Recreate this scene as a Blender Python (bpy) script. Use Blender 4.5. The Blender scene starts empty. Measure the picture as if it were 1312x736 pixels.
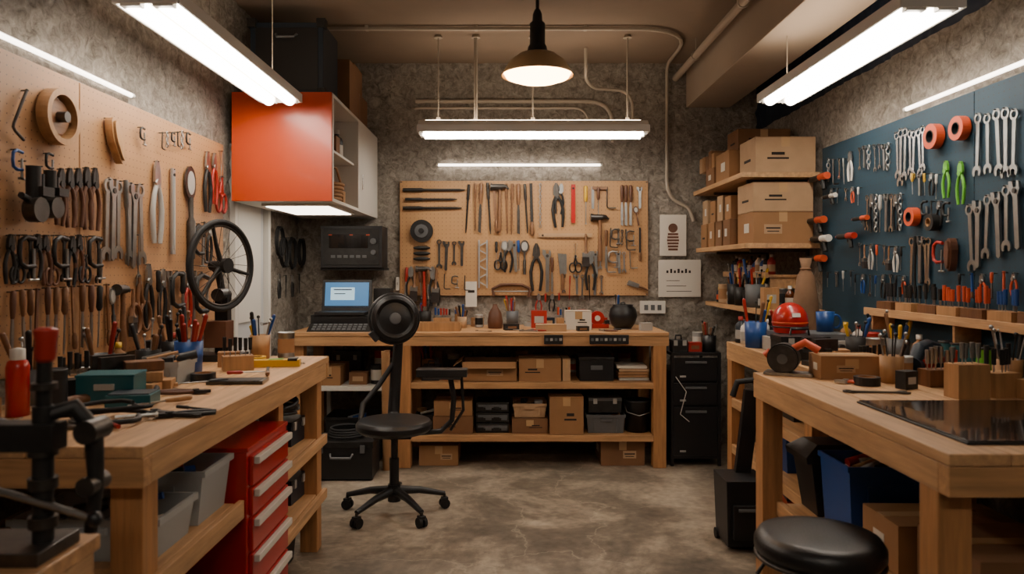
import bpy, math, random
from mathutils import Matrix, Vector, noise
R = random.Random(7)
pi = math.pi

# ------------------------------------------------------------------ materials
def lin(h):
    h = h.lstrip('#')
    o = []
    for i in (0, 2, 4):
        c = int(h[i:i+2], 16) / 255
        o.append(c/12.92 if c <= .04045 else ((c+.055)/1.055)**2.4)
    return (*o, 1)

def mk(name, col, rough=.5, metal=0, var=0, vs=6, stretch=(1, 1, 1), bump=0, bs=60, emis=0, coat=0, alpha=1, trans=0):
    m = bpy.data.materials.new(name); m.use_nodes = True
    nt = m.node_tree; N = nt.nodes; L = nt.links
    p = N['Principled BSDF']
    c = lin(col)
    p.inputs['Base Color'].default_value = c
    p.inputs['Roughness'].default_value = rough
    p.inputs['Metallic'].default_value = metal
    p.inputs['Coat Weight'].default_value = coat
    p.inputs['Alpha'].default_value = alpha
    p.inputs['Transmission Weight'].default_value = trans
    if emis:
        p.inputs['Emission Color'].default_value = c
        p.inputs['Emission Strength'].default_value = emis
    if var or bump:
        tc = N.new('ShaderNodeTexCoord'); mp = N.new('ShaderNodeMapping')
        mp.inputs['Scale'].default_value = stretch
        L.new(tc.outputs['Object'], mp.inputs['Vector'])
    if var:
        n = N.new('ShaderNodeTexNoise'); n.inputs['Scale'].default_value = vs
        n.inputs['Detail'].default_value = 5; n.inputs['Roughness'].default_value = .6
        L.new(mp.outputs[0], n.inputs['Vector'])
        r = N.new('ShaderNodeValToRGB')
        r.color_ramp.elements[0].position = .3; r.color_ramp.elements[1].position = .7
        r.color_ramp.elements[0].color = tuple(x*(1-var) for x in c[:3])+(1,)
        r.color_ramp.elements[1].color = tuple(min(1, x*(1+var)) for x in c[:3])+(1,)
        L.new(n.outputs['Fac'], r.inputs['Fac']); L.new(r.outputs['Color'], p.inputs['Base Color'])
    if bump:
        n2 = N.new('ShaderNodeTexNoise'); n2.inputs['Scale'].default_value = bs; n2.inputs['Detail'].default_value = 4
        L.new(mp.outputs[0], n2.inputs['Vector'])
        b = N.new('ShaderNodeBump'); b.inputs['Strength'].default_value = bump; b.inputs['Distance'].default_value = .01
        L.new(n2.outputs['Fac'], b.inputs['Height']); L.new(b.outputs[0], p.inputs['Normal'])
    return m

def wood(name, col, axis, rough=.5, var=.28):
    s = [14, 14, 14]; s[axis] = 1.1
    return mk(name, col, rough, var=var, vs=3.0, stretch=s, bump=.12, bs=6)

M = {}
M['wx'] = wood('pine_x', '#B88C60', 0); M['wy'] = wood('pine_y', '#BD9469', 1); M['wz'] = wood('pine_z', '#B07E50', 2)
M['dwood'] = wood('dark_wood', '#6B4527', 2); M['beech'] = wood('beech', '#A97F54', 2, .5, .2); M['handle'] = wood('handle_wood', '#7A5538', 1, .45, .25)
M['steel'] = mk('steel', '#A2A2A0', .34, 1, var=.15, vs=20); M['dsteel'] = mk('dark_steel', '#55524F', .42, .9, var=.3, vs=20)
M['iron'] = mk('iron', '#2E2D2C', .5, .5, var=.3, vs=20)
M['chrome'] = mk('chrome', '#C8C8C8', .22, 1); M['alu'] = mk('aluminium', '#B5B6B8', .4, .8)
M['black'] = mk('black_plastic', '#18181A', .42); M['rubber'] = mk('rubber', '#111112', .7); M['leather'] = mk('black_leather', '#1A1A1B', .38, bump=.15, bs=150)
M['grey'] = mk('grey_plastic', '#5A5C5E', .5); M['lgrey'] = mk('light_grey', '#A5A39E', .5); M['white'] = mk('white_paint', '#D0CCC4', .45)
M['cream'] = mk('cream_pipe', '#A89C8C', .5); M['red'] = mk('red_plastic', '#9E2216', .42); M['redp'] = mk('red_enamel', '#AC160F', .3, coat=.3)
M['orange'] = mk('orange_plastic', '#C24A24', .45); M['orangep'] = mk('orange_laminate', '#C4430F', .34, coat=.12)
M['blue'] = mk('blue_plastic', '#17468A', .4); M['teal'] = mk('teal_plastic', '#1A5A62', .4); M['green'] = mk('green_plastic', '#5FA832', .4)
M['yellow'] = mk('yellow_plastic', '#C99F26', .4); M['brown'] = mk('brown_leather', '#5E3A26', .5, var=.3); M['navy'] = mk('navy_plastic', '#14222F', .45)
M['card'] = mk('cardboard', '#98704A', .8, var=.1, vs=5); M['card2'] = mk('cardboard_dark', '#7C583A', .8, var=.12, vs=5); M['card3'] = mk('cardboard_pale', '#B0906E', .8, var=.1)
M['tape'] = mk('packing_tape', '#B89468', .3); M['paper'] = mk('paper', '#CFC8BC', .8); M['ink'] = mk('ink', '#2A211C', .8)
M['clear'] = mk('translucent_bin', '#C4C8C8', .25, alpha=.5); M['glassb'] = mk('black_glass', '#0B0C0E', .15, coat=.5)
M['amber'] = mk('amber_glass', '#5A2A0C', .2); M['canvas'] = mk('canvas', '#7A5C44', .9, var=.2)
M['tube'] = mk('fluorescent_tube', '#FFF4E6', .5, emis=24); M['up'] = mk('added_uplight_glow', '#FFE8CC', .5, emis=13); M['strip'] = mk('strip_glow', '#FFF0E0', .5, emis=8)
M['warm'] = mk('warm_diffuser', '#FFC68A', .5, emis=24); M['under'] = mk('under_cabinet_led', '#FFF0DD', .5, emis=7)
M['shade'] = mk('lamp_shade', '#A5875F', .4, .1); M['navyw'] = mk('navy_wall_paint', '#0F1C2F', .75, var=.1)
M['ceil'] = mk('ceiling_paint', '#806E5D', .85, var=.08, vs=2, bump=.1, bs=20)
M['duct'] = mk('soffit_paint', '#A09080', .8, var=.05, vs=2)
M['door'] = mk('door_paint', '#B9BCBE', .5)
M['screen'] = mk('laptop_screen', '#3E6E9A', .3, emis=.9); M['screenw'] = mk('screen_window', '#A9CCDD', .3, emis=.9)

def stucco(name, c1, c2):
    m = bpy.data.materials.new(name); m.use_nodes = True
    nt = m.node_tree; N = nt.nodes; L = nt.links; p = N['Principled BSDF']; p.inputs['Roughness'].default_value = .8
    tc = N.new('ShaderNodeTexCoord')
    n = N.new('ShaderNodeTexNoise'); n.inputs['Scale'].default_value = 24; n.inputs['Detail'].default_value = 9; n.inputs['Roughness'].default_value = .75; n.inputs['Distortion'].default_value = .8
    L.new(tc.outputs['Object'], n.inputs['Vector'])
    r = N.new('ShaderNodeValToRGB'); e = r.color_ramp.elements
    e[0].position = .34; e[0].color = lin(c1); e[1].position = .66; e[1].color = lin(c2)
    L.new(n.outputs['Fac'], r.inputs['Fac']); L.new(r.outputs['Color'], p.inputs['Base Color'])
    b = N.new('ShaderNodeBump'); b.inputs['Strength'].default_value = 1; b.inputs['Distance'].default_value = .03
    L.new(n.outputs['Fac'], b.inputs['Height']); L.new(b.outputs[0], p.inputs['Normal'])
    return m
M['wall'] = stucco('rough_stucco', '#6E665B', '#BDB3A6')

def concrete():
    m = bpy.data.materials.new('polished_concrete'); m.use_nodes = True
    nt = m.node_tree; N = nt.nodes; L = nt.links; p = N['Principled BSDF']
    tc = N.new('ShaderNodeTexCoord')
    n = N.new('ShaderNodeTexNoise'); n.inputs['Scale'].default_value = 1.5; n.inputs['Detail'].default_value = 12; n.inputs['Roughness'].default_value = .7; n.inputs['Distortion'].default_value = .35
    L.new(tc.outputs['Object'], n.inputs['Vector'])
    r = N.new('ShaderNodeValToRGB'); e = r.color_ramp.elements
    e[0].position = .36; e[0].color = lin('#574F46'); e[1].position = .62; e[1].color = lin('#AA9D8B')
    k = e.new(.48); k.color = lin('#7A6F61'); k = e.new(.52); k.color = lin('#8F8272')
    L.new(n.outputs['Fac'], r.inputs['Fac'])
    dn = N.new('ShaderNodeTexNoise'); dn.inputs['Scale'].default_value = 2.4; dn.inputs['Detail'].default_value = 7
    L.new(tc.outputs['Object'], dn.inputs['Vector'])
    sc = N.new('ShaderNodeVectorMath'); sc.operation = 'SCALE'; sc.inputs['Scale'].default_value = .6
    ad = N.new('ShaderNodeVectorMath'); ad.operation = 'ADD'
    L.new(dn.outputs['Color'], sc.inputs[0]); L.new(sc.outputs[0], ad.inputs[0]); L.new(tc.outputs['Object'], ad.inputs[1])
    v = N.new('ShaderNodeTexVoronoi'); v.feature = 'DISTANCE_TO_EDGE'; v.inputs['Scale'].default_value = 1.2
    L.new(ad.outputs[0], v.inputs['Vector'])
    c = N.new('ShaderNodeValToRGB'); c.color_ramp.elements[0].position = .001; c.color_ramp.elements[1].position = .007
    c.color_ramp.elements[0].color = (1, 1, 1, 1); c.color_ramp.elements[1].color = (0, 0, 0, 1)
    L.new(v.outputs['Distance'], c.inputs['Fac'])
    f = N.new('ShaderNodeMath'); f.operation = 'MULTIPLY'; f.inputs[1].default_value = .4; L.new(c.outputs['Color'], f.inputs[0])
    sp = N.new('ShaderNodeTexNoise'); sp.inputs['Scale'].default_value = 22; sp.inputs['Detail'].default_value = 7; L.new(tc.outputs['Object'], sp.inputs['Vector'])
    sr = N.new('ShaderNodeMapRange'); sr.inputs['From Min'].default_value = .35; sr.inputs['From Max'].default_value = .65; sr.inputs['To Min'].default_value = .8; sr.inputs['To Max'].default_value = 1.1; L.new(sp.outputs['Fac'], sr.inputs['Value'])
    vm = N.new('ShaderNodeVectorMath'); vm.operation = 'SCALE'; L.new(r.outputs['Color'], vm.inputs[0]); L.new(sr.outputs[0], vm.inputs['Scale'])
    mx = N.new('ShaderNodeMixRGB'); mx.inputs[2].default_value = lin('#B5A894')
    L.new(f.outputs[0], mx.inputs[0]); L.new(vm.outputs[0], mx.inputs[1]); L.new(mx.outputs[0], p.inputs['Base Color'])
    rr = N.new('ShaderNodeMapRange'); rr.inputs['To Min'].default_value = .25; rr.inputs['To Max'].default_value = .6
    L.new(n.outputs['Fac'], rr.inputs['Value']); L.new(rr.outputs[0], p.inputs['Roughness'])
    b = N.new('ShaderNodeBump'); b.inputs['Strength'].default_value = .15; b.inputs['Distance'].default_value = .01
    L.new(n.outputs['Fac'], b.inputs['Height']); L.new(b.outputs[0], p.inputs['Normal'])
    return m
M['floor'] = concrete()

def pegmat(name, col, skip, var, rough=.55):
    m = mk(name, col, rough, var=var, vs=2.5)
    nt = m.node_tree; N = nt.nodes; L = nt.links; p = N['Principled BSDF']
    tc = N.new('ShaderNodeTexCoord')
    s = N.new('ShaderNodeVectorMath'); s.operation = 'SCALE'; s.inputs['Scale'].default_value = 1/.03
    fr = N.new('ShaderNodeVectorMath'); fr.operation = 'FRACTION'
    sb = N.new('ShaderNodeVectorMath'); sb.operation = 'SUBTRACT'; sb.inputs[1].default_value = (.5, .5, .5)
    ml = N.new('ShaderNodeVectorMath'); ml.operation = 'MULTIPLY'; q = [1, 1, 1]; q[skip] = 0; ml.inputs[1].default_value = q
    ln = N.new('ShaderNodeVectorMath'); ln.operation = 'LENGTH'
    L.new(tc.outputs['Object'], s.inputs[0]); L.new(s.outputs[0], fr.inputs[0]); L.new(fr.outputs[0], sb.inputs[0]); L.new(sb.outputs[0], ml.inputs[0]); L.new(ml.outputs[0], ln.inputs[0])
    lt = N.new('ShaderNodeMath'); lt.operation = 'LESS_THAN'; lt.inputs[1].default_value = .08; L.new(ln.outputs['Value'], lt.inputs[0])
    mx = N.new('ShaderNodeMixRGB'); mx.inputs[2].default_value = lin('#2a1c12')
    src = p.inputs['Base Color'].links[0].from_socket
    L.new(lt.outputs[0], mx.inputs[0]); L.new(src, mx.inputs[1]); L.new(mx.outputs[0], p.inputs['Base Color'])
    return m
M['pegL'] = pegmat('hardboard_left', '#A97D54', 0, .1); M['pegB'] = pegmat('hardboard_back', '#B0865A', 1, .1); M['pegR'] = pegmat('blue_pegboard', '#123444', 0, .15, .7)

# ------------------------------------------------------------------ mesh builder
class MB:
    def __init__(s, name):
        s.name = name; s.v = []; s.f = []; s.fm = []; s.fs = []; s.mats = []; s.M = Matrix.Identity(4)
    def add(s, vs, fs, mat, smooth=False, T=None):
        if mat not in s.mats: s.mats.append(mat)
        k = s.mats.index(mat); o = len(s.v)
        X = s.M @ T if T is not None else s.M
        s.v += [X @ Vector(v) for v in vs]
        for f in fs:
            s.f.append([i+o for i in f]); s.fm.append(k); s.fs.append(smooth)
    def box(s, c, sz, mat, rz=0, rx=0, ry=0):
        x, y, z = sz[0]/2, sz[1]/2, sz[2]/2
        vs = [(-x, -y, -z), (x, -y, -z), (x, y, -z), (-x, y, -z), (-x, -y, z), (x, -y, z), (x, y, z), (-x, y, z)]
        fs = [(0, 3, 2, 1), (4, 5, 6, 7), (0, 1, 5, 4), (1, 2, 6, 5), (2, 3, 7, 6), (3, 0, 4, 7)]
        T = Matrix.Translation(c) @ Matrix.Rotation(rz, 4, 'Z') @ Matrix.Rotation(ry, 4, 'Y') @ Matrix.Rotation(rx, 4, 'X')
        s.add(vs, fs, mat, False, T)
    def bx(s, x0, x1, y0, y1, z0, z1, mat):
        s.box(((x0+x1)/2, (y0+y1)/2, (z0+z1)/2), (x1-x0, y1-y0, z1-z0), mat)
    def cyl(s, p0, p1, r0, mat, r1=None, n=12):
        r1 = r0 if r1 is None else r1
        p0 = Vector(p0); p1 = Vector(p1); d = p1-p0; L = d.length
        if L < 1e-6: return
        T = Matrix.Translation(p0) @ d.to_track_quat('Z', 'Y').to_matrix().to_4x4()
        s.lathe([(r0, 0), (r1, L)], mat, n, T, True)
    def lathe(s, prof, mat, n=20, T=None, caps=False, smooth=True):
        vs = []; fs = []
        for r, z in prof:
            for i in range(n):
                a = 2*pi*i/n; vs.append((r*math.cos(a), r*math.sin(a), z))
        for j in range(len(prof)-1):
            for i in range(n):
                k = (i+1) % n
                fs.append((j*n+i, j*n+k, (j+1)*n+k, (j+1)*n+i))
        s.add(vs, fs, mat, smooth, T)
        if caps:
            for (r, z), rev in ((prof[0], True), (prof[-1], False)):
                if r > 1e-5:
                    c = [(r*math.cos(2*pi*i/n), r*math.sin(2*pi*i/n), z) for i in range(n)]
                    s.add(c, [tuple(range(n))[::-1] if rev else tuple(range(n))], mat, False, T)
    def sph(s, c, r, mat, n=16, m=10, sc=(1, 1, 1)):
        prof = [(max(1e-4, math.sin(pi*j/m))*r, -math.cos(pi*j/m)*r) for j in range(m+1)]
        s.lathe(prof, mat, n, Matrix.Translation(c) @ Matrix.Diagonal((*sc, 1)))
    def tube(s, pts, r, mat, n=8, closed=False):
        P = [Vector(p) for p in pts]; vs = []; fs = []; up = None; m = len(P)
        for i, p in enumerate(P):
            if closed: t = P[(i+1) % m]-P[i-1]
            else: t = P[min(i+1, m-1)]-P[max(i-1, 0)]
            t.normalize()
            if up is None:
                up = Vector((0, 0, 1)) if abs(t.z) < .9 else Vector((1, 0, 0))
            a = t.cross(up)
            if a.length < 1e-4: a = t.orthogonal()
            a.normalize(); b = a.cross(t).normalized(); up = b
            rr = r[i] if isinstance(r, (list, tuple)) else r
            for k in range(n):
                q = 2*pi*k/n; vs.append(p+a*math.cos(q)*rr+b*math.sin(q)*rr)
        for i in range(m if closed else m-1):
            j = (i+1) % m
            for k in range(n):
                l = (k+1) % n; fs.append((i*n+k, j*n+k, j*n+l, i*n+l))
        s.add(vs, fs, mat, True)
        if not closed:
            s.add(vs[:n], [tuple(range(n))], mat); s.add(vs[-n:], [tuple(range(n))[::-1]], mat)
    def torus(s, c, Rr, r, mat, T=None, n=28, sx=1, sy=1, m=8):
        X = Matrix.Translation(c) @ (T or Matrix.Identity(4)); o = s.M; s.M = o @ X
        s.tube([(Rr*sx*math.cos(2*pi*i/n), Rr*sy*math.sin(2*pi*i/n), 0) for i in range(n)], r, mat, m, True); s.M = o
    def ext(s, pts, z0, z1, mat):
        n = len(pts); vs = [(x, y, z0) for x, y in pts]+[(x, y, z1) for x, y in pts]
        fs = [tuple(range(n))[::-1], tuple(range(n, 2*n))]+[(i, (i+1) % n, (i+1) % n+n, i+n) for i in range(n)]
        s.add(vs, fs, mat)
    def ring(s, cx, cy, ro, ri, z0, z1, mat, n=20):
        s.lathe([(ri, z0), (ro, z0), (ro, z1), (ri, z1), (ri, z0)], mat, n, Matrix.Translation((cx, cy, 0)), smooth=False)
    def build(s, bevel=0):
        if not s.v: return None
        lo = Vector([min(v[i] for v in s.v) for i in range(3)]); hi = Vector([max(v[i] for v in s.v) for i in range(3)])
        c = Vector(((lo.x+hi.x)/2, (lo.y+hi.y)/2, lo.z))
        me = bpy.data.meshes.new(s.name); me.from_pydata([v-c for v in s.v], [], s.f)
        for m in s.mats: me.materials.append(M[m])
        me.polygons.foreach_set('material_index', s.fm); me.polygons.foreach_set('use_smooth', s.fs)
        me.update()
        o = bpy.data.objects.new(s.name, me); o.location = c; bpy.context.scene.collection.objects.link(o)
        if bevel:
            b = o.modifiers.new('bevel', 'BEVEL'); b.width = bevel; b.segments = 2; b.limit_method = 'ANGLE'
        return o

def TR(x, y, z, rz=0): return Matrix.Translation((x, y, z)) @ Matrix.Rotation(rz, 4, 'Z')

# ------------------------------------------------------------------ room dims (metres)
XL, XR, YB, YF, H = -1.57, 1.87, 5.6, -1.3, 2.88
EYE = 1.32
def slab(name, *a, mat):
    b = MB(name); b.bx(*a, mat); return b.build()
slab('floor', XL-.14, XR+.14, YF-.1, YB+.14, -.1, 0, mat='floor')
slab('ceiling', XL-.14, XR+.14, YF-.1, YB+.14, H, H+.1, mat='ceil')
slab('wall_front', XL-.1, XR+.1, YF-.1, YF, 0, H, mat='wall')
DP = .034
def rough(b, axis, c, sgn, u0, u1, v0, v1, mat, step=.017):
    """really displaced rough plaster skin; relief recedes from the nominal plane c by up to DP"""
    nu, nv = int((u1-u0)/step), int((v1-v0)/step); vs = []; fs = []
    for j in range(nv+1):
        for i in range(nu+1):
            u = u0+(u1-u0)*i/nu; v = v0+(v1-v0)*j/nv
            p = Vector((u*13+axis*31, v*13, 7.3*axis))
            h = noise.noise(p)*.55+noise.noise(p*2.3)*.4+noise.noise(p*.35)*.25
            h = min(1, max(0, .5+.75*h)); d = c+sgn*DP*(1-h)
            vs.append((d, u, v) if axis == 0 else (u, d, v))
    for j in range(nv):
        for i in range(nu):
            a = j*(nu+1)+i; fs.append((a, a+1, a+nu+2, a+nu+1))
    b.add(vs, fs, mat, True)
b = MB('wall_back'); b.bx(XL-.14, XR+.14, YB+DP, YB+.14, 0, H, 'wall'); rough(b, 1, YB, 1, XL-.04, XR+.04, 0, H, 'wall'); b.build()
b = MB('wall_left'); k = XL-DP
b.bx(k-.1, k, YF, 4.26, 0, H, 'wall'); b.bx(k-.1, k, 4.86, YB+.04, 0, H, 'wall'); b.bx(k-.1, k, 4.26, 4.86, 2.02, H, 'wall')
rough(b, 0, XL, -1, .6, 4.26, 0, H, 'wall'); rough(b, 0, XL, -1, 4.86, YB+.04, 0, H, 'wall'); rough(b, 0, XL, -1, 4.26, 4.86, 2.02, H, 'wall'); b.build()
b = MB('wall_right'); k = XR+DP
b.bx(k, k+.1, YF, YB+.04, 0, H, 'wall'); rough(b, 0, XR, 1, .6, YB+.04, 0, 2.36, 'wall'); rough(b, 0, XR, 1, .6, YB+.04, 2.36, H, 'navyw'); b.build()
b = MB('door_1'); b.bx(XL-.06, XL-.02, 4.29, 4.83, 0.005, 1.99, 'door')
b.bx(XL-.02, XL-.012, 4.36, 4.76, .2, .85, 'white'); b.bx(XL-.02, XL-.012, 4.36, 4.76, 1.0, 1.85, 'white')
b.cyl((XL-.02, 4.77, .97), (XL+.02, 4.77, .97), .008, 'chrome'); b.cyl((XL+.02, 4.77, .97), (XL+.02, 4.68, .97), .008, 'chrome'); b.build()
b = MB('trim_1')
b.bx(XL-.12, XL+.015, 4.24, 4.285, 0, 2.03, 'white'); b.bx(XL-.12, XL+.015, 4.835, 4.88, 0, 2.03, 'white'); b.bx(XL-.12, XL+.015, 4.24, 4.88, 1.995, 2.04, 'white'); b.build(.003)
b = MB('ceiling_soffit'); b.bx(1.35, 1.68, 2.2, YB, 2.54, H, 'duct'); b.build(.004)

# conduits
def arc(p0, p1, p2, k=6):
    p0, p1, p2 = map(Vector, (p0, p1, p2)); return [p0*(1-t)**2+2*p1*t*(1-t)+p2*t*t for t in [i/k for i in range(k+1)]]
b = MB('electrical_conduit')
b.tube([(-1.15, 4.75, 2.86), (.8, 4.75, 2.86)]+arc((.85, 4.75, 2.86), (1.2, 4.78, 2.86), (1.2, 5.2, 2.86))+arc((1.2, 5.5, 2.86), (1.2, 5.58, 2.86), (1.2, 5.58, 2.75))+arc((1.2, 5.58, 2.0), (1.2, 5.58, 1.87), (1.27, 5.58, 1.83))+arc((1.33, 5.58, 1.8), (1.38, 5.58, 1.78), (1.4, 5.58, 1.68)), .013, 'cream')
for x in (-.9, -.2, .5): b.box((x, 4.75, 2.865), (.02, .04, .03), 'cream')
b.build()
b = MB('ceiling_pipe'); b.tube([(1.27, y, 2.76) for y in (2.2, 3.5, 5.59)], .025, 'duct', 12)
for y in (3, 4, 5): b.torus((1.27, y, 2.76), .028, .005, 'cream', Matrix.Rotation(pi/2, 4, 'X')); b.cyl((1.27, y, 2.78), (1.27, y, 2.88), .004, 'cream')
b.build()
b = MB('steel_pipe_run')
b.tube([(-.69, 5.57, 2.58), (.5, 5.57, 2.58)]+arc((.6, 5.57, 2.58), (.79, 5.57, 2.58), (.79, 5.57, 2.4))+[(.79, 5.57, 2.27)], .015, 'cream')
b.tube([(-.69, 5.57, 2.53), (.45, 5.57, 2.53)]+arc((.5, 5.57, 2.53), (.6, 5.57, 2.53), (.62, 5.57, 2.4)), .01, 'cream')
b.build()
b = MB('electrical_conduit'); b.tube([(.55, 5.2, 2.87), (.55, 5.2, 2.75)]+arc((.55, 5.2, 2.7), (.55, 5.3, 2.65), (.65, 5.45, 2.65))+arc((.8, 5.5, 2.65), (.93, 5.5, 2.65), (.93, 5.5, 2.5))+[(.93, 5.5, 2.3)], .012, 'cream'); b.build()

# ------------------------------------------------------------------ lights
def fixture(cx, cy, L, along, z=2.23, rods=()):
    b = MB('fluorescent_ceiling_light'); b.M = TR(cx, cy, z, 0 if along == 'x' else pi/2)
    h = L/2; w = .11
    b.ext([(-h, -w), (h, -w), (h, w), (-h, w)], .012, .03, 'white')
    b.add([(-h, -w, .03), (h, -w, .03), (h, w, .03), (-h, w, .03), (-h, -.06, .07), (h, -.06, .07), (h, .06, .07), (-h, .06, .07)], [(0, 1, 5, 4), (1, 2, 6, 5), (2, 3, 7, 6), (3, 0, 4, 7), (4, 5, 6, 7)], 'white')
    b.box((0, 0, .074), (L*.94, .09, .006), 'up')  # glow strip added on top of the housing to brighten the ceiling
    for s in (-1, 1):
        b.box((0, s*w, .01), (L, .008, .045), 'white'); b.box((s*h, 0, .01), (.012, 2*w, .045), 'white')
        b.tube([(-h+.03, s*.055, -.004), (h-.03, s*.055, -.004)], .03, 'tube', 12)
        for e in (-1, 1): b.box((e*(h-.02), s*.055, -.002), (.03, .07, .035), 'white')
    for x, th in rods:
        b.cyl((x, 0, .07), (x, 0, H-z), th, 'cream'); b.cyl((x, 0, .065), (x, 0, .1), .014, 'cream'); b.cyl((x, 0, H-z-.02), (x, 0, H-z), .03, 'cream', .02)
    return b.build()
fixture(.17, 4.94, 1.51, 'x', rods=[(-.63, .004), (-.38, .012), (.0, .005), (.63, .006)])
fixture(-1.22, 3.25, 1.5, 'y', rods=[(-.6, .003), (.6, .003)])
fixture(1.46, 3.27, 1.46, 'y', rods=[(-.6, .003), (.6, .003)])
fixture(.15, -.3, 1.5, 'x', z=2.6, rods=[(-.6, .003), (.6, .003)])  # added fill lamp behind the camera, brightens the foreground
def strip(a, c):
    b = MB('wall_glow_strip'); a = Vector(a); c = Vector(c); d = (c-a).normalized()  # emissive bar along a wall, capped at both ends
    b.cyl(a, c, .009, 'strip'); b.cyl(a-d*.015, a, .011, 'white'); b.cyl(c, c+d*.015, .011, 'white'); b.build()
strip((XL+.012, 1.4, 2.04), (XL+.012, 3.07, 2.04)); strip((XR-.012, 1.6, 2.065), (XR-.012, 3.45, 2.065)); strip((-.52, YB-.012, 2.105), (.7, YB-.012, 2.105))

b = MB('pendant_lamp'); b.M = Matrix.Translation((.13, 3.2, 0.02))
b.cyl((0, 0, 2.4), (0, 0, H-.021), .008, 'iron'); b.lathe([(.05, H-.022), (.05, H-.03), (.02, H-.05), (.008, H-.06)], 'iron')
b.lathe([(.012, 2.42), (.02, 2.4), (.022, 2.37), (.033, 2.36), (.033, 2.27), (.04, 2.26), (.045, 2.235)], 'iron', 20)
b.lathe([(.045, 2.235), (.08, 2.225), (.12, 2.195), (.148, 2.15), (.157, 2.135), (.154, 2.135), (.145, 2.15), (.115, 2.19), (.04, 2.225)], 'shade', 36)
b.lathe([(.147, 2.15), (.135, 2.128), (.09, 2.112), (.0001, 2.105)], 'warm', 32)
b.build()

# ------------------------------------------------------------------ benches
def planks_y(b, x0, x1, y0, y1, z0, z1, n, mat='wy'):
    w = (x1-x0)/n
    for i in range(n): b.bx(x0+i*w+.001, x0+(i+1)*w-.001, y0, y1, z0, z1, mat)
def planks_x(b, x0, x1, y0, y1, z0, z1, n, mat='wx'):
    w = (y1-y0)/n
    for i in range(n): b.bx(x0, x1, y0+i*w+.001, y0+(i+1)*w-.001, z0, z1, mat)

b = MB('workbench'); x0, x1, y0, y1 = XL+.01, -.86, 1.75, 3.58
planks_y(b, x0, x1, y0, y1, .872, .9, 5)
b.bx(x0+.03, x1-.0, y0+.002, y0+.045, .80, .871, 'wx'); b.bx(x0+.03, x1, y1-.045, y1-.002, .80, .871, 'wx')
b.bx(x1-.04, x1-.002, y0+.046, y1-.046, .80, .871, 'wy'); b.bx(x0, x0+.03, y0, y1, .8, .871, 'wy')
for yy in (y0+.05, y1-.13):
    for xx in (x1-.105, x0+.04): b.bx(xx, xx+.08, yy, yy+.08, 0, .80, 'wz')
planks_y(b, x0+.02, x1-.03, y0+.14, 2.42, .53, .555, 3)
b.bx(x1-.024, x1-.005, y0+.05, 2.44, .5, .56, 'wy')
b.bx(x1-.12, x1-.04, 2.92, 2.98, 0, .80, 'wz')
for zz in (.53, .27):
    b.bx(x0+.02, x1-.03, 2.92, y1-.02, zz-.02, zz, 'wy'); b.bx(x1-.024, x1-.004, 2.92, y1-.02, zz-.045, zz, 'wy')
b.build(.003)

b = MB('workbench'); x0, x1, y0, y1 = 1.0, XR-.01, 1.68, 3.02
planks_y(b, x0, x1, y0, y1, .872, .9, 6)
b.bx(x0+.002, x1, y0+.002, y0+.045, .80, .871, 'wx'); b.bx(x0+.002, x0+.04, y0+.046, y1, .80, .871, 'wy'); b.bx(x0+.04, x1, y1-.045, y1-.002, .8, .871, 'wx')
for yy in (y0+.05, y1-.1):
    for xx in (x0+.005, x1-.09): b.bx(xx, xx+.08, yy, yy+.08, 0, .80, 'wz')
planks_y(b, 1.09, x1, y0+.14, y1-.11, .38, .40, 4); b.bx(1.09, x1-.1, y0+.13, y0+.17, .33, .38, 'wx'); b.bx(1.09, x1-.1, y1-.17, y1-.13, .33, .38, 'wx'); b.bx(1.06, 1.085, y0+.13, y1-.1, .35, .405, 'wy')
b.build(.003)
b = MB('workbench'); x0, x1, y0, y1 = 1.27, XR-.01, 3.05, 4.3
planks_y(b, x0, x1, y0, y1, .872, .9, 4)
b.bx(x0+.002, x0+.04, y0, y1, .80, .871, 'wy'); b.bx(x0+.04, x1, y1-.04, y1, .80, .871, 'wx')
for yy in (y0+.05, y1-.09):
    for xx in (x0+.003, x1-.09): b.bx(xx, xx+.075, yy, yy+.08, 0, .80, 'wz')
b.bx(x0+.02, x1, y0+.02, y1-.02, .30, .32, 'wy'); b.bx(x0, x0+.02, y0+.14, y1-.1, .28, .33, 'wy'); b.bx(x0+.02, x1, y0+.02, y1-.02, .56, .58, 'wy'); b.bx(x0, x0+.02, y0+.14, y1-.1, .54, .59, 'wy'); b.build(.003)

b = MB('workbench'); x0, x1, y0, y1 = -1.45, 1.07, 4.9, YB-.01
planks_x(b, x0, x1, y0, y1, .874, .9, 5)
b.bx(x0, x1, y0+.006, y0+.045, .81, .873, 'wx'); b.bx(x0, x0+.04, y0+.05, y1, .81, .873, 'wy'); b.bx(x1-.04, x1, y0+.05, y1, .81, .873, 'wy')
for xx in (-.725, .968):
    for yy in (y0+.008, y1-.09): b.bx(xx, xx+.085, yy, yy+.085, 0, .81 if yy > 5.2 else .8735, 'wz')
b.bx(x0+.01, x0+.09, y1-.09, y1-.01, 0, .81, 'wz'); b.bx(x0+.01, x0+.09, y0+.05, y0+.13, 0, .81, 'wz')
for zz in (.565, .215):
    planks_x(b, -.64, .968, y0+.03, y1-.02, zz-.025, zz, 4); b.bx(-.64, .968, y0+.01, y0+.03, zz-.04, zz+.001, 'wx')
b.build(.003)

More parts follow.
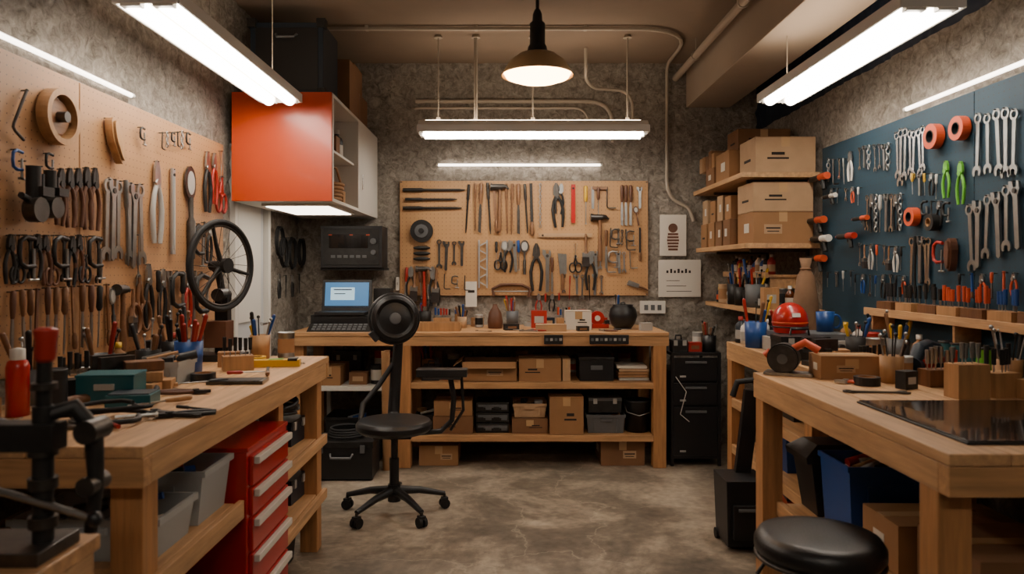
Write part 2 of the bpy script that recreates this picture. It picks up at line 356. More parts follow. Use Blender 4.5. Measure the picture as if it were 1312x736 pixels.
b = MB('orange_storage_cabinet'); x0, x1, y0, y1, z0, z1 = -1.54, -.98, 4.14, YB-.005, 1.70, 2.31
b.bx(x0, x1-.001, y0, y0+.02, z0, z1, 'orangep'); b.bx(x0, x1, y0+.021, y1, z0, z0+.02, 'white'); b.bx(x0, x1, y0+.021, y1, z1-.02, z1, 'white')
b.bx(x0, x0+.018, y0+.021, y1, z0+.02, z1-.02, 'white'); b.bx(x0+.018, x1, 4.88, 4.9, z0+.02, z1-.02, 'white'); b.bx(x0+.018, x1, y1-.018, y1, z0+.02, z1-.02, 'white')
b.bx(x0+.018, x1-.03, y0+.022, 4.88, 2.0, 2.015, 'white'); b.bx(x1-.018, x1+.001, 4.9, y1-.01, z0+.01, z1-.01, 'white')
b.bx(x1-.02, x1, y0+.021, y0+.05, z0+.02, z1-.02, 'white'); b.cyl((x1+.015, 4.95, 1.85), (x1+.015, 4.95, 1.95), .005, 'chrome')
b.build(.002)
b = MB('under_cabinet_light'); b.bx(-1.42, -1.02, 4.28, 4.95, 1.685, 1.699, 'white'); b.bx(-1.4, -1.04, 4.3, 4.93, 1.68, 1.686, 'under'); b.build()

# ------------------------------------------------------------------ generic items (standing on z=0 local)
def carton(x0, x1, y0, y1, z, h, mat='card', name='cardboard_box', label=True, rz=0, flaps=False):
    b = MB(name); w, d = x1-x0, y1-y0
    b.M = TR((x0+x1)/2, (y0+y1)/2, z+.001, rz)
    if flaps:
        t = .004
        for s in (-1, 1): b.box((s*(w/2-t/2), 0, h/2), (t, d, h), mat); b.box((0, s*(d/2-t/2), h/2), (w-2*t, t, h), mat)
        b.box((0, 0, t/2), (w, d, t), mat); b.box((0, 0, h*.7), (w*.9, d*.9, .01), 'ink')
        b.box((-w/2-.03, 0, h-.01), (.07, d*.96, .003), mat, ry=-.6); b.box((w/2+.03, 0, h-.01), (.07, d*.96, .003), mat, ry=.6); b.box((0, -d/2-.025, h-.018), (w*.96, .06, .003), mat, rx=.7)
    else:
        b.box((0, 0, h/2), (w, d, h), mat)
        b.box((0, 0, h+.0006), (w*.995, .045 if d > .12 else d*.3, .0012), 'tape')
        b.box((0, -d/2-.0005, h-.03 if h > .08 else h*.8), (.05 if w > .12 else w*.3, .001, min(.06, h*.4)), 'tape')
        b.box((0, -d/2-.0008, h*.985), (w, .0016, .002), 'card2')
    if label:
        k = R.random(); lx = (R.random()-.5)*w*.4
        if k < .4:
            b.box((lx, -d/2-.001, h*.45), (w*.3, .002, h*.3), 'card3'); b.box((lx, -d/2-.0025, h*.48), (w*.24, .001, h*.05), 'ink'); b.box((lx, -d/2-.0025, h*.38), (w*.2, .001, h*.03), 'ink')
            b.box((-w/2-.001, lx*.4, h*.5), (.002, d*.3, h*.3), 'paper')
        else:
            b.box((lx, -d/2-.001, h*.4), (w*.36, .002, h*.05), 'ink'); b.box((lx, -d/2-.001, h*.53), (w*.22, .002, h*.08), 'ink')
            b.box((-w/2-.001, 0, h*.4), (.002, d*.4, h*.08), 'ink')
    return b.build(.0015)

def openbin(x0, x1, y0, y1, z, h, mat, name='storage_bin', fill=None, t=.004):
    b = MB(name); w, d = x1-x0, y1-y0; b.M = TR((x0+x1)/2, (y0+y1)/2, z+.001)
    def rect(s, zz): return [(-w/2*s, -d/2*s, zz), (w/2*s, -d/2*s, zz), (w/2*s, d/2*s, zz), (-w/2*s, d/2*s, zz)]
    L = [rect(.88, 0), rect(.96, h), rect(1, h), rect(1, h-.014), rect(1.0, h+.004), rect(.95, h+.004), rect(.87, .006)]
    vs = sum(L, []); fs = [(3, 2, 1, 0), (24, 25, 26, 27)]
    for a in (0, 1, 4, 5):
        for i in range(4):
            j = (i+1) % 4; fs.append((a*4+i, a*4+j, (a+1)*4+j, (a+1)*4+i))
    for i in range(4):
        j = (i+1) % 4; fs.append((12+i, 12+j, 16+j, 16+i))
    b.add(vs, fs, mat)
    b.box((0, -d/2*.97, h*.75), (w*.3, .012, .02), mat)
    for s in (-1, 1): b.box((s*w*.28, -d/2*.93, h*.4), (.012, .012, h*.7), mat)
    if fill:
        for i in range(fill):
            x, y = (R.random()-.5)*w*.6, (R.random()-.5)*d*.6; zz = .02+h*.9*R.random()
            m = R.choice(['iron', 'black', 'card', 'red', 'steel', 'dsteel', 'lgrey', 'blue', 'beech', 'white'])
            if R.random() < .5: b.cyl((x-.04, y-.03*R.random(), zz), (x+.05, y+.04*R.random(), zz+.02), .008+.01*R.random(), m)
            else: b.box((x, y, zz), (.05, .04, .025), m, rz=R.random()*3)
    return b.build()

def k_bottle(b, h=.14, m=None):
    m = m or R.choice(['black', 'white', 'amber', 'blue', 'iron', 'lgrey', 'card', 'red', 'amber', 'navy']); r = h*.2
    b.lathe([(.0001, 0), (r, 0), (r, h*.62), (r*.85, h*.72), (r*.4, h*.8), (r*.4, h*.86)], m, 14)
    b.lathe([(r*.45, h*.86), (r*.45, h), (.0001, h)], R.choice(['black', 'white', 'red', 'yellow', 'black']), 12)
    b.lathe([(r*1.01, h*.15), (r*1.01, h*.5)], R.choice(['paper', 'card3', 'lgrey', 'orange']), 14)
def k_can(b, h=.12, m=None):
    r = h*.32; m = m or R.choice(['steel', 'red', 'blue', 'lgrey', 'card3', 'iron'])
    b.lathe([(.0001, 0), (r, 0), (r*1.03, .004), (r, .008), (r, h-.008), (r*1.03, h-.004), (r, h), (r*.9, h-.003), (.0001, h-.003)], m, 18)
    b.lathe([(r*1.01, h*.2), (r*1.01, h*.75)], R.choice(['paper', 'black', 'card']), 18)
def k_jar(b, h=.11, m=None, n=8, tm=None):
    r = h*.42; m = m or R.choice(['black', 'iron', 'beech', 'grey', 'blue', 'lgrey'])
    b.lathe([(.0001, 0), (r*.92, 0), (r, h), (r*.92, h), (r*.85, .005), (.0001, .005)], m, 20)
    for i in range(n):
        a = R.random()*6.3; q = r*.5*R.random(); L = h*(1.3+.7*R.random())
        p0 = Vector((q*math.cos(a), q*math.sin(a), .01)); p1 = Vector((r*.75*math.cos(a), r*.75*math.sin(a), h)); d = (p1-p0).normalized(); e = p0+d*L
        g = R.choice([tm, 'steel', 'iron', 'black', tm]) if tm else R.choice(['red', 'black', 'steel', 'yellow', 'handle', 'blue', 'iron', 'steel', 'iron', 'handle'])
        if g in ('steel', 'iron'):
            b.cyl(p0, e, .0028, g, n=6); b.sph(e, .008, g, 8, 5)
        else:
            b.cyl(p0, p1, .0025, 'steel', n=6); b.cyl(p1, e, .007, g, .009, 8); b.sph(e, .009, g, 8, 5)
def k_block(b, w=.12, m='beech', n=6, g=None, h=.06, hh=.07):
    b.box((0, 0, h/2), (w, .07, h), m)
    for i in range(n):
        x = -w/2+w*(i+.5)/n; y = (R.random()-.5)*.03; gg = g or R.choice(['red', 'black', 'orange', 'steel', 'blue', 'steel'])
        b.cyl((x, y, h), (x, y, h+hh*.5), .0025, 'steel', n=6); b.cyl((x, y, h+hh*.3), (x, y, h+hh*(.9+.3*R.random())), .007, gg, .008, 8)
def k_spool(b, m='teal', h=.08):
    b.lathe([(.0001, 0), (.035, 0), (.035, .006), (.018, .008), (.018, h-.008), (.035, h-.006), (.035, h), (.0001, h)], 'black', 18); b.lathe([(.03, .008), (.034, h/2), (.03, h-.008)], m, 18)
def k_tape(b, m=None):
    b.ring(0, 0, .045, .03, 0, .03, m or R.choice(['black', 'lgrey', 'yellow', 'orange', 'card3']), 24); b.ring(0, 0, .031, .028, 0, .03, 'card', 24)
def k_smallbox(b, w=.09, h=.06, m=None):
    m = m or R.choice(['card', 'beech', 'card3', 'black', 'red', 'iron', 'card2', 'navy'])
    b.box((0, 0, h/2), (w, w*.7, h), m); b.box((0, -w*.35-.001, h*.5), (w*.6, .002, h*.4), R.choice(['card3', 'lgrey', 'card2'])); b.box((0, 0, h+.001), (w*1.01, w*.71, .003), m)
def k_case(b, w=.22, d=.14, h=.11, m='iron', l='black'):
    b.box((0, 0, h*.4), (w, d, h*.8), m); b.box((0, 0, h*.9), (w*1.02, d*1.02, h*.2), l); b.tube([(-w*.2, 0, h), (-w*.18, 0, h+.03), (w*.18, 0, h+.03), (w*.2, 0, h)], .006, 'black')
    for s in (-1, 1): b.box((s*w*.3, -d/2-.005, h*.78), (.025, .008, .035), 'lgrey')
def k_vise(b):
    b.box((0, 0, .01), (.12, .1, .02), 'dsteel'); b.box((0, 0, .05), (.07, .06, .06), 'dsteel'); b.box((-.03, 0, .095), (.03, .11, .05), 'dsteel'); b.box((.045, 0, .095), (.025, .11, .05), 'dsteel'); b.box((.02, 0, .065), (.16, .03, .03), 'iron')
    b.cyl((.09, 0, .07), (.14, 0, .07), .01, 'steel'); b.cyl((.135, -.06, .07), (.135, .06, .07), .004, 'steel')
KN = {'bottle': (k_bottle, 'bottle'), 'can': (k_can, 'paint_can'), 'jar': (k_jar, 'tool_cup'), 'block': (k_block, 'tool_block'), 'spool': (k_spool, 'wire_spool'), 'tape': (k_tape, 'tape_roll'), 'sbox': (k_smallbox, 'parts_box'), 'case': (k_case, 'tool_case'), 'vise': (k_vise, 'bench_vise')}
def put(kind, x, y, z, rz=0, **kw):
    f, n = KN[kind]; b = MB(n); b.M = TR(x, y, z+.001, rz); f(b, **kw); return b.build()
def on_bench(px, py, z=.9):      # survey point on a horizontal surface -> x,y
    d = 950*(EYE-z)/(py-345); return (px-650)/950*d, d

# ------------------------------------------------------------------ hanging tools: local x right, y up (hangs to -L), z off the board
def jaw(b, cy, r, t, m, up=False):
    s = 1 if up else -1; pts = []
    for i in range(15):
        a = math.radians(50+260*i/14); pts.append((r*math.sin(a), cy+s*r*math.cos(a)))
    pts += [(-r*.42, cy+s*r*.55), (-r*.42, cy-s*r*.1), (0, cy-s*r*.35), (r*.42, cy-s*r*.1), (r*.42, cy+s*r*.55)]
    b.ext(pts, 0, t, m)
def t_spanner(b, L, m='chrome', **k):
    r = max(.011, .085*L); t = .005
    b.ring(0, -r, r, r*.58, 0, t*1.3, m); b.ext([(-r*.45, -r*1.8), (r*.45, -r*1.8), (r*.38, -L+r*2), (-r*.38, -L+r*2)], .0005, t, m); jaw(b, -L+r*1.15, r*1.2, t*1.2, m)
def t_adj(b, L, m='steel', **k):
    w = .04*L+.006
    b.ext([(-w, -.2*L), (-w*2, -.1*L), (-w*1.9, 0), (-w*.6, -.02*L), (-w*.5, -.1*L), (w*.6, -.1*L), (w*.7, -.01*L), (w*1.4, -.03*L), (w*1.5, -.14*L), (w*.8, -.22*L), (w*.7, -.97*L), (0, -L), (-w*.7, -.97*L), (-w*.7, -.24*L)], 0, .009, m); b.cyl((0, -.15*L, .001), (0, -.15*L, .013), w*.6, 'dsteel')
def t_pliers(b, L, m='steel', g='red', **k):
    w = .05*L+.004
    for s in (-1, 1):
        b.ext([(0, -.32*L), (s*w*1.3, -.26*L), (s*w*1.1, -.1*L), (s*w*.35, 0), (s*.001, 0)][::s], .002, .012, m)
        P = [(s*w*.3, -.3*L, .007), (s*w*1.3, -.42*L, .007), (s*w*1.9, -.6*L, .007), (s*w*1.7, -.8*L, .007), (s*w*1.2, -L, .007)]
        b.tube(P, [w*.5, w*.5, w*.55, w*.55, w*.45], g, 8)
    b.cyl((0, -.28*L, 0), (0, -.28*L, .016), w*.9, m)
def t_screw(b, L, g='red', **k):
    r = max(.006, .05*L)
    b.tube([(0, -.02*L, .012), (0, -.05*L, .012), (0, -.2*L, .012), (0, -.36*L, .012), (0, -.42*L, .012)], [r*.6, r, r*.85, r, r*.5], g, 10)
    b.cyl((0, -.4*L, .012), (0, -.95*L, .012), r*.28, 'steel', n=8); b.ext([(-r*.3, -.94*L), (r*.3, -.94*L), (r*.45, -L), (-r*.45, -L)], .011, .013, 'steel')
def t_hammer(b, L, g='handle', m='dsteel', **k):
    r = .05*L+.003
    b.cyl((-.17*L, -.07*L, .016), (.05*L, -.07*L, .016), r*1.1, m); b.cyl((-.2*L, -.07*L, .016), (-.16*L, -.07*L, .016), r*1.4, m)
    b.tube([(.04*L, -.06*L, .016), (.12*L, -.06*L, .016), (.19*L, -.11*L, .016)], [r, r*.7, r*.25], m)
    b.tube([(0, -.02*L, .014), (0, -.3*L, .014), (0, -.6*L, .014), (0, -.9*L, .014), (0, -L, .014)], [r*.7, r*.55, r*.7, r*.9, r*.7], g, 10)
def t_chisel(b, L, g='handle', m='steel', **k):
    r = max(.006, .042*L)
    b.tube([(0, 0, .012), (0, -.03*L, .012), (0, -.2*L, .012), (0, -.38*L, .012), (0, -.42*L, .012)], [r*.6, r, r*1.1, r*.8, r*.6], g, 10)
    b.ext([(-r*.4, -.42*L), (r*.4, -.42*L), (r*.7, -.55*L), (r*.7, -L), (-r*.7, -.97*L), (-r*.7, -.55*L)], .009, .014, m)
def t_punch(b, L, g='iron', m='dsteel', **k):
    r = max(.004, .022*L)
    b.tube([(0, 0, .01), (0, -.3*L, .01), (0, -.34*L, .01), (0, -.9*L, .01), (0, -L, .01)], [r*1.3, r*1.4, r*.9, r*.8, r*.4], g, 8)
def t_file(b, L, g='iron', **k):
    w = max(.004, .028*L)
    b.ext([(-w, 0), (w, 0), (w, -.75*L), (-w, -.75*L)], .003, .009, g); b.tube([(0, -.74*L, .008), (0, -.8*L, .008), (0, -.95*L, .008), (0, -L, .008)], [w*.8, w*1.4, w*1.5, w], 'handle' if g != 'red' else g, 8)
def t_scissors(b, L, g='black', **k):
    w = .05*L
    for s in (-1, 1):
        b.torus((s*w*2, -.82*L, .006), .09*L+.003, .016*L+.002, g, sy=1.5, n=18, m=6)
        b.ext([(s*w*.9, 0), (s*w*1.1, -.02*L), (-s*w*.5, -.48*L), (-s*w*1.4, -.5*L), (-s*w*.2, -.35*L)], .003+.003*(s+1)/2, .006+.003*(s+1)/2, 'steel')
        b.tube([(-s*w*.3, -.42*L, .006), (s*w*1.2, -.7*L, .006)], .018*L+.002, g)
    b.cyl((0, -.42*L, 0), (0, -.42*L, .013), w*.5, 'dsteel')
def t_paddle(b, L, g='steel', **k):
    w = .13*L; pts = [(w*math.cos(a), -w*1.4+w*1.4*math.sin(a)) for a in [pi*2*i/20 for i in range(20)]]
    b.ext(pts, .004, .012, g); b.ext([(p[0]*.7, (p[1]+w*1.4)*.7-w*1.4) for p in pts], .011, .014, 'lgrey'); b.tube([(0, -2.6*w, .01), (0, -.55*L, .012), (0, -.6*L, .012), (0, -L, .012)], [.03*L, .025*L, .045*L, .04*L], g if g != 'steel' else 'dsteel', 10)
def t_cclamp(b, L, m='iron', **k):
    r = L*.3; b.tube([(r*.9, -.1*L, .012), (0, -.06*L, .012), (-r*.6, -.15*L, .012), (-r*.7, -.4*L, .012), (-r*.6, -.6*L, .012), (0, -.68*L, .012), (r*.9, -.66*L, .012)], .035*L+.002, m); b.cyl((r*.8, -.3*L, .012), (r*.8, -.95*L, .012), .02*L+.002, 'steel'); b.cyl((r*.3, -.95*L, .012), (r*1.3, -.95*L, .012), .004, 'steel')
def t_roll(b, L, g='orange', **k):
    r = L/2; b.ring(0, -r, r, r*.5, 0, .035, g, 28); b.ring(0, -r, r*.52, r*.45, 0, .037, 'card' if g != 'orange' else 'black', 24)
def t_wheel(b, L, g='beech', **k):
    r = L/2; b.ring(0, -r, r, r*.78, 0, .04, g, 32); b.ring(0, -r, r*.6, r*.2, .005, .02, 'handle', 24); b.cyl((0, -r, 0), (0, -r, .05), r*.2, 'dsteel')
    for i in range(3): a = i*2.1; b.box((math.cos(a)*r*.45, -r+math.sin(a)*r*.45, .012), (r*.75, r*.14, .012), g, rz=a)
def t_plane(b, L, g='beech', **k):
    w = .17*L; pts = [(w*math.cos(a)*(1 if math.sin(a) > 0 else .8), -L/2+L/2*math.sin(a)) for a in [2*pi*i/22 for i in range(22)]]
    b.ext(pts, .002, .03, g); b.ext([(x*.7, (y+L/2)*.85-L/2) for x, y in pts], .03, .04, g)
def t_square(b, L, m='steel', g='handle', **k):
    b.box((0, -L/2, .006), (.02, L, .004), m); b.box((.05, -.01, .008), (.11, .022, .014), g)
def t_bar(b, L, m='alu', **k):
    b.box((0, -L/2, .006), (.03, L, .01), m); b.box((0, -L/2, .012), (.012, L*.9, .004), 'lgrey' if m == 'alu' else m); b.cyl((0, -.03, .005), (0, -.03, .015), .008, 'iron')
def t_allen(b, L, m='dsteel', **k):
    b.tube([(0, 0, .01), (0, -.85*L, .01), (.02*L, -.94*L, .01), (.1*L, -.97*L, .01), (.4*L, -.97*L, .01)], .018*L+.002, m)
def t_coil(b, L, g='rubber', **k):
    for i in range(4): b.torus(((R.random()-.5)*.01, -L*.5+(R.random()-.5)*.01, .006+.006*i), L*.35, .004, g, sy=1.35, n=24, m=6)
    b.box((0, -L*.95, .012), (.02, .04, .015), g)
def t_chain(b, L, m='steel', **k):
    n = max(4, int(L/.022))
    for i in range(n): b.torus((0, -L*(i+.5)/n, .008), L/n*.42, .003, m, Matrix.Rotation(pi/2*(i % 2)*.8, 4, 'Y'), n=10, sy=1.4, sx=.8, m=5)
def t_gun(b, L, g='orange', **k):
    r = .085*L
    b.cyl((-.2*L, -r, .03), (.45*L, -r, .03), r, 'white' if R.random() < .5 else 'iron'); b.cyl((.45*L, -r, .03), (.9*L, -r, .03), r*1.2, g); b.cyl((-.2*L, -r, .03), (-.4*L, -r, .03), r*.8, g, r*.3); b.tube([(.6*L, -r, .03), (.66*L, -.3*L, .03), (.7*L, -.45*L, .03)], r*.8, 'iron'); b.tube([(.45*L, -r, .03), (.47*L, -.28*L, .03), (.62*L, -.33*L, .03)], .005, 'iron')
def t_cleaver(b, L, g='handle', **k):
    b.ext([(-.12*L, 0), (.12*L, -.02*L), (.12*L, -.55*L), (-.06*L, -.6*L)], .004, .008, 'steel'); b.tube([(0, -.55*L, .008), (.02*L, -.75*L, .008), (.0, -L, .008)], [.04*L, .05*L, .045*L], g)
def t_brush(b, L, g='handle', **k):
    b.ext([(-.1*L, -.7*L), (.1*L, -.7*L), (.12*L, -L), (-.12*L, -L)], .004, .02, 'ink'); b.box((0, -.64*L, .012), (.21*L, .14*L, .02), 'steel'); b.tube([(0, 0, .012), (0, -.2*L, .012), (0, -.5*L, .012), (0, -.6*L, .012)], [.03*L, .045*L, .03*L, .08*L], g)
def t_grinder(b, L, g='iron', **k):
    b.cyl((0, -.1*L, .04), (0, -.75*L, .04), .11*L, g); b.cyl((-.02*L, -.8*L, .03), (-.02*L, -.8*L, .07), .2*L, 'dsteel', n=20); b.box((.12*L, -.5*L, .05), (.3*L, .15*L, .05), g); b.cyl((.2*L, -.2*L, .04), (.2*L, -.7*L, .04), .05*L, 'black'); b.cyl((-.1*L, -.65*L, .04), (-.38*L, -.6*L, .05), .05*L, 'rubber')
T = dict(spanner=(t_spanner, 'combination_wrench'), adj=(t_adj, 'adjustable_wrench'), pliers=(t_pliers, 'pliers'), screw=(t_screw, 'screwdriver'), hammer=(t_hammer, 'hammer'), chisel=(t_chisel, 'chisel'), file=(t_file, 'metal_file'), scissors=(t_scissors, 'scissors'), paddle=(t_paddle, 'round_spatula'), cclamp=(t_cclamp, 'c_clamp'), roll=(t_roll, 'tape_ring'), wheel=(t_wheel, 'wooden_reel'), plane=(t_plane, 'sanding_block'), square=(t_square, 'try_square'), bar=(t_bar, 'steel_ruler'), allen=(t_allen, 'hex_key'), coil=(t_coil, 'cable_coil'), chain=(t_chain, 'chain'), gun=(t_gun, 'glue_gun'), cleaver=(t_cleaver, 'drawknife'), brush=(t_brush, 'paint_brush'), grinder=(t_grinder, 'angle_grinder'), punch=(t_punch, 'punch'))
OFF = .022
def wallpt(w, px, py):
    """photo survey -> point on that wall plane, matrix frame and metres-per-unit"""
    if w == 'B': s = YB/950; return Vector(((px-650)*s, YB-OFF, EYE+(345-py)*s)), Matrix(((1, 0, 0), (0, 0, -1), (0, 1, 0))), s
    if w == 'L': s = -XL/(650-px); return Vector((XL+OFF, 950*s, EYE+(345-py)*s)), Matrix(((0, 0, 1), (1, 0, 0), (0, 1, 0))), s
    s = XR/(px-650); return Vector((XR-OFF, 950*s, EYE+(345-py)*s)), Matrix(((0, 0, -1), (-1, 0, 0), (0, 1, 0))), s
def draw(b, w, kind, px, py0, py1, rot=0, **k):
    p, F, s = wallpt(w, px, py0); L = (py1-py0)*s
    b.M = Matrix.Translation(p) @ F.to_4x4() @ Matrix.Rotation(math.radians(rot), 4, 'Z')
    T[kind][0](b, L, **k); b.cyl((0, -.004, -.008), (0, -.004, .016), .0025, 'dsteel', n=6)
def hang(w, kind, px, py0, py1, rot=0, name=None, **k):
    b = MB(name or T[kind][1]); draw(b, w, kind, px, py0, py1, rot, **k); b.build()
def row(w, name, kinds, px0, px1, n, py0, py1, slope=0, jit=4, grips=('red',), **k):
    b = MB(name)
    for i in range(n):
        t = i/(max(1, n-1)); px = px0+(px1-px0)*t
        kd = kinds[i % len(kinds)]; q = dict(k)
        if grips and kd in ('pliers', 'screw', 'chisel', 'hammer', 'scissors', 'roll', 'gun', 'file', 'punch', 'plane'): q['g'] = R.choice(grips)
        draw(b, w, kd, px, py0+slope*t+R.uniform(-jit, jit)*.3, py1+slope*t+R.uniform(-jit, jit), R.uniform(-4, 4), **q)
    b.build()

# pegboards
b = MB('pegboard')
for q0, q1 in ((1.3, 2.695), (2.7, 4.06)): b.bx(XL+.001, XL+.014, q0, q1, .98, 2.0, 'pegL')
b.build(.002)
b = MB('pegboard'); b.bx(-.81, 1.06, YB-.014, YB-.001, 1.12, 1.985, 'pegB')
for x in (-.8, 1.05):
    for z in (1.13, 1.975): b.cyl((x, YB-.016, z), (x, YB-.013, z), .006, 'dsteel')
b.build(.002)
b = MB('pegboard')
for q0, q1 in ((1.5, 2.946), (2.95, 4.37)): b.bx(XR-.014, XR-.001, q0, q1, .98, 2.03, 'pegR')
b.build(.002)

# ---- back board tools
for i, (y, x0, x1) in enumerate(((244, 517, 596), (256, 520, 586), (267, 517, 592))):
    hang('B', 'punch', x0, y, y+(x1-x0), 90, g='iron')
b = MB('angle_grinder_disc'); p, F, s = wallpt('B', 541, 283); b.M = Matrix.Translation(p) @ F.to_4x4()
b.cyl((0, -.08, 0), (0, -.08, .03), .085, 'iron', n=28); b.cyl((0, -.08, .03), (0, -.08, .045), .05, 'grey', n=20); b.cyl((0, -.08, .045), (0, -.08, .06), .02, 'iron')
b.build()
b = MB('pocket_knife_set')
for i, y in enumerate((318, 325, 332)):
    p, F, s = wallpt('B', 541, y); b.M = Matrix.Translation(p) @ F.to_4x4(); b.sph((0, 0, .01), .03, 'iron', sc=(2.2, .5, .4))
b.build()
row('B', 'punch_set', ['punch', 'punch', 'chisel', 'punch', 'file', 'hammer'], 601, 680, 11, 236, 300, grips=('handle', 'dwood', 'iron', 'dsteel'), m='dsteel')
hang('B', 'chain', 692, 236, 292)
hang('B', 'pliers', 712, 235, 292, 4, g='iron', m='dsteel'); hang('B', 'pliers', 719, 236, 275, -6, g='black')
hang('B', 'bar', 734, 237, 286, name='red_torpedo_level', m='redp')
hang('B', 'screw', 750, 238, 288, g='yellow'); hang('B', 'square', 759, 240, 268); hang('B', 'screw', 766, 240, 280, g='brown'); hang('B', 'allen', 777, 240, 268)
for px in (796, 801, 807): hang('B', 'chisel', px, 238, 290, g='brown')
hang('B', 'adj', 819, 240, 268)
hang('B', 'bar', 690, 302, 370, 90, name='wooden_ruler', m='card3')
row('B', 'wrench_set', ['spanner', 'adj'], 563, 592, 4, 308, 345, jit=5, grips=(), m='dsteel')
b = MB('folding_ruler')
p, F, s = wallpt('B', 619, 308); b.M = Matrix.Translation(p) @ F.to_4x4()
for q in (-.03, .03): b.box((q, -.18, .006), (.012, .36, .006), 'alu')
for i in range(6): b.box((0, -.03-.06*i, .008), (.066, .008, .004), 'lgrey', rz=.5*(-1)**i)
b.build()
row('B', 'screwdriver_set', ['screw', 'scissors', 'paddle', 'pliers', 'adj'], 636, 664, 6, 308, 348, grips=('iron', 'brown', 'black', 'blue'))
hang('B', 'paddle', 672, 308, 352, g='dsteel'); hang('B', 'pliers', 687, 312, 373, g='iron', m='dsteel'); hang('B', 'adj', 701, 320, 375); hang('B', 'chisel', 707, 330, 375, g='brown')
hang('B', 'cleaver', 720, 325, 372); hang('B', 'scissors', 737, 312, 350); hang('B', 'brush', 750, 300, 342); hang('B', 'pliers', 756, 322, 372, g='iron'); hang('B', 'hammer', 768, 275, 335); hang('B', 'chisel', 776, 295, 345, g='dwood')
row('B', 'allen_key_set', ['allen', 'cclamp', 'spanner', 'chain'], 782, 806, 6, 294, 318, jit=5, grips=(), m='dsteel')
row('B', 'wrench_set', ['adj', 'spanner', 'allen', 'cclamp'], 762, 806, 7, 322, 350, jit=6, grips=(), m='steel'); hang('B', 'paddle', 813, 265, 290, 10, g='brown'); hang('B', 'file', 819, 292, 335, g='iron')
hang('B', 'cleaver', 803, 362, 390, 70)
row('B', 'chisel_set', ['chisel', 'pliers', 'brush', 'screw', 'hammer'], 522, 560, 8, 343, 388, grips=('brown', 'dwood', 'iron', 'iron', 'red'), jit=6)
row('B', 'hook_set', ['allen', 'cclamp'], 570, 596, 3, 352, 372, grips=(), m='dsteel')
b = MB('price_tag'); p, F, s = wallpt('B', 604, 360); b.M = Matrix.Translation(p) @ F.to_4x4(); b.box((0, -.1, .006), (.085, .19, .002), 'paper'); b.box((0, -.08, .0075), (.05, .02, .001), 'ink'); b.cyl((0, -.01, -.008), (0, -.01, .015), .003, 'steel'); b.build()
b = MB('bow_clamp'); p, F, s = wallpt('B', 655, 365); b.M = Matrix.Translation(p) @ F.to_4x4(); b.tube([(-.13, -.09, .01), (-.14, -.03, .01), (-.08, 0, .01), (0, .003, .01), (.08, 0, .01), (.14, -.03, .01), (.13, -.09, .01)], .011, 'brown'); b.cyl((-.15, -.05, .01), (.15, -.05, .01), .004, 'steel'); b.build()
row('B', 'wrench_set', ['spanner', 'punch', 'adj'], 722, 770, 7, 352, 382, jit=6, grips=('iron', 'iron', 'red'))
row('B', 'pliers_set', ['pliers', 'screw'], 690, 716, 4, 375, 400, jit=4, grips=('red', 'iron'))

# ---- left board tools
hang('L', 'allen', 22, 115, 178, -28); hang('L', 'wheel', 60, 114, 186); hang('L', 'plane', 128, 150, 212, 24)
hang('L', 'cclamp', 172, 162, 186); row('L', 'hook_set', ['allen', 'chain', 'cclamp'], 199, 232, 6, 168, 190, jit=4, grips=())
hang('L', 'grinder', 18, 205, 285); hang('L', 'grinder', 40, 212, 280); hang('L', 'cclamp', 8, 190, 230, m='blue'); hang('L', 'cclamp', 50, 195, 225)
row('L', 'pliers_set', ['pliers'], 68, 112, 5, 215, 292, grips=('brown',), m='iron')
row('L', 'wrench_set', ['spanner', 'adj', 'spanner', 'punch'], 130, 172, 7, 228, 335, slope=8, grips=('steel', 'dsteel'), m='steel')
hang('L', 'pliers', 193, 206, 312, g='lgrey', m='steel'); hang('L', 'bar', 214, 216, 326); hang('L', 'paddle', 236, 213, 332, g='dsteel'); hang('L', 'pliers', 259, 194, 272, g='iron'); hang('L', 'pliers', 268, 196, 262, g='red'); hang('L', 'scissors', 277, 193, 275, g='red')
row('L', 'pliers_set', ['pliers', 'scissors', 'cclamp', 'spanner', 'pliers'], 2, 118, 14, 300, 362, slope=2, grips=('black', 'iron', 'black', 'brown'), m='iron')
row('L', 'chisel_set', ['chisel', 'chisel', 'screw', 'file'], 3, 128, 12, 372, 455, slope=-8, grips=('handle', 'dwood', 'brown', 'iron'))
hang('L', 'scissors', 166, 300, 432, 6, g='dwood'); hang('L', 'hammer', 146, 365, 450, g='handle'); hang('L', 'pliers', 182, 338, 420, g='iron')
row('L', 'screwdriver_set', ['screw', 'pliers', 'adj', 'cclamp'], 193, 250, 8, 345, 418, slope=2, grips=('iron', 'brown', 'red', 'iron'))
row('L', 'spatula_set', ['paddle', 'chisel', 'brush'], 133, 160, 3, 370, 430, grips=('brown',))
row('L', 'hook_set', ['cclamp', 'allen', 'pliers'], 246, 262, 3, 285, 340, grips=('iron',))
row('L', 'cable_coil_set', ['coil', 'pliers', 'coil', 'adj'], 357, 380, 5, 305, 345, grips=('iron',))
hang('L', 'coil', 352, 290, 330); row('L', 'pliers_set', ['pliers', 'punch'], 352, 378, 4, 352, 380, grips=('iron',))

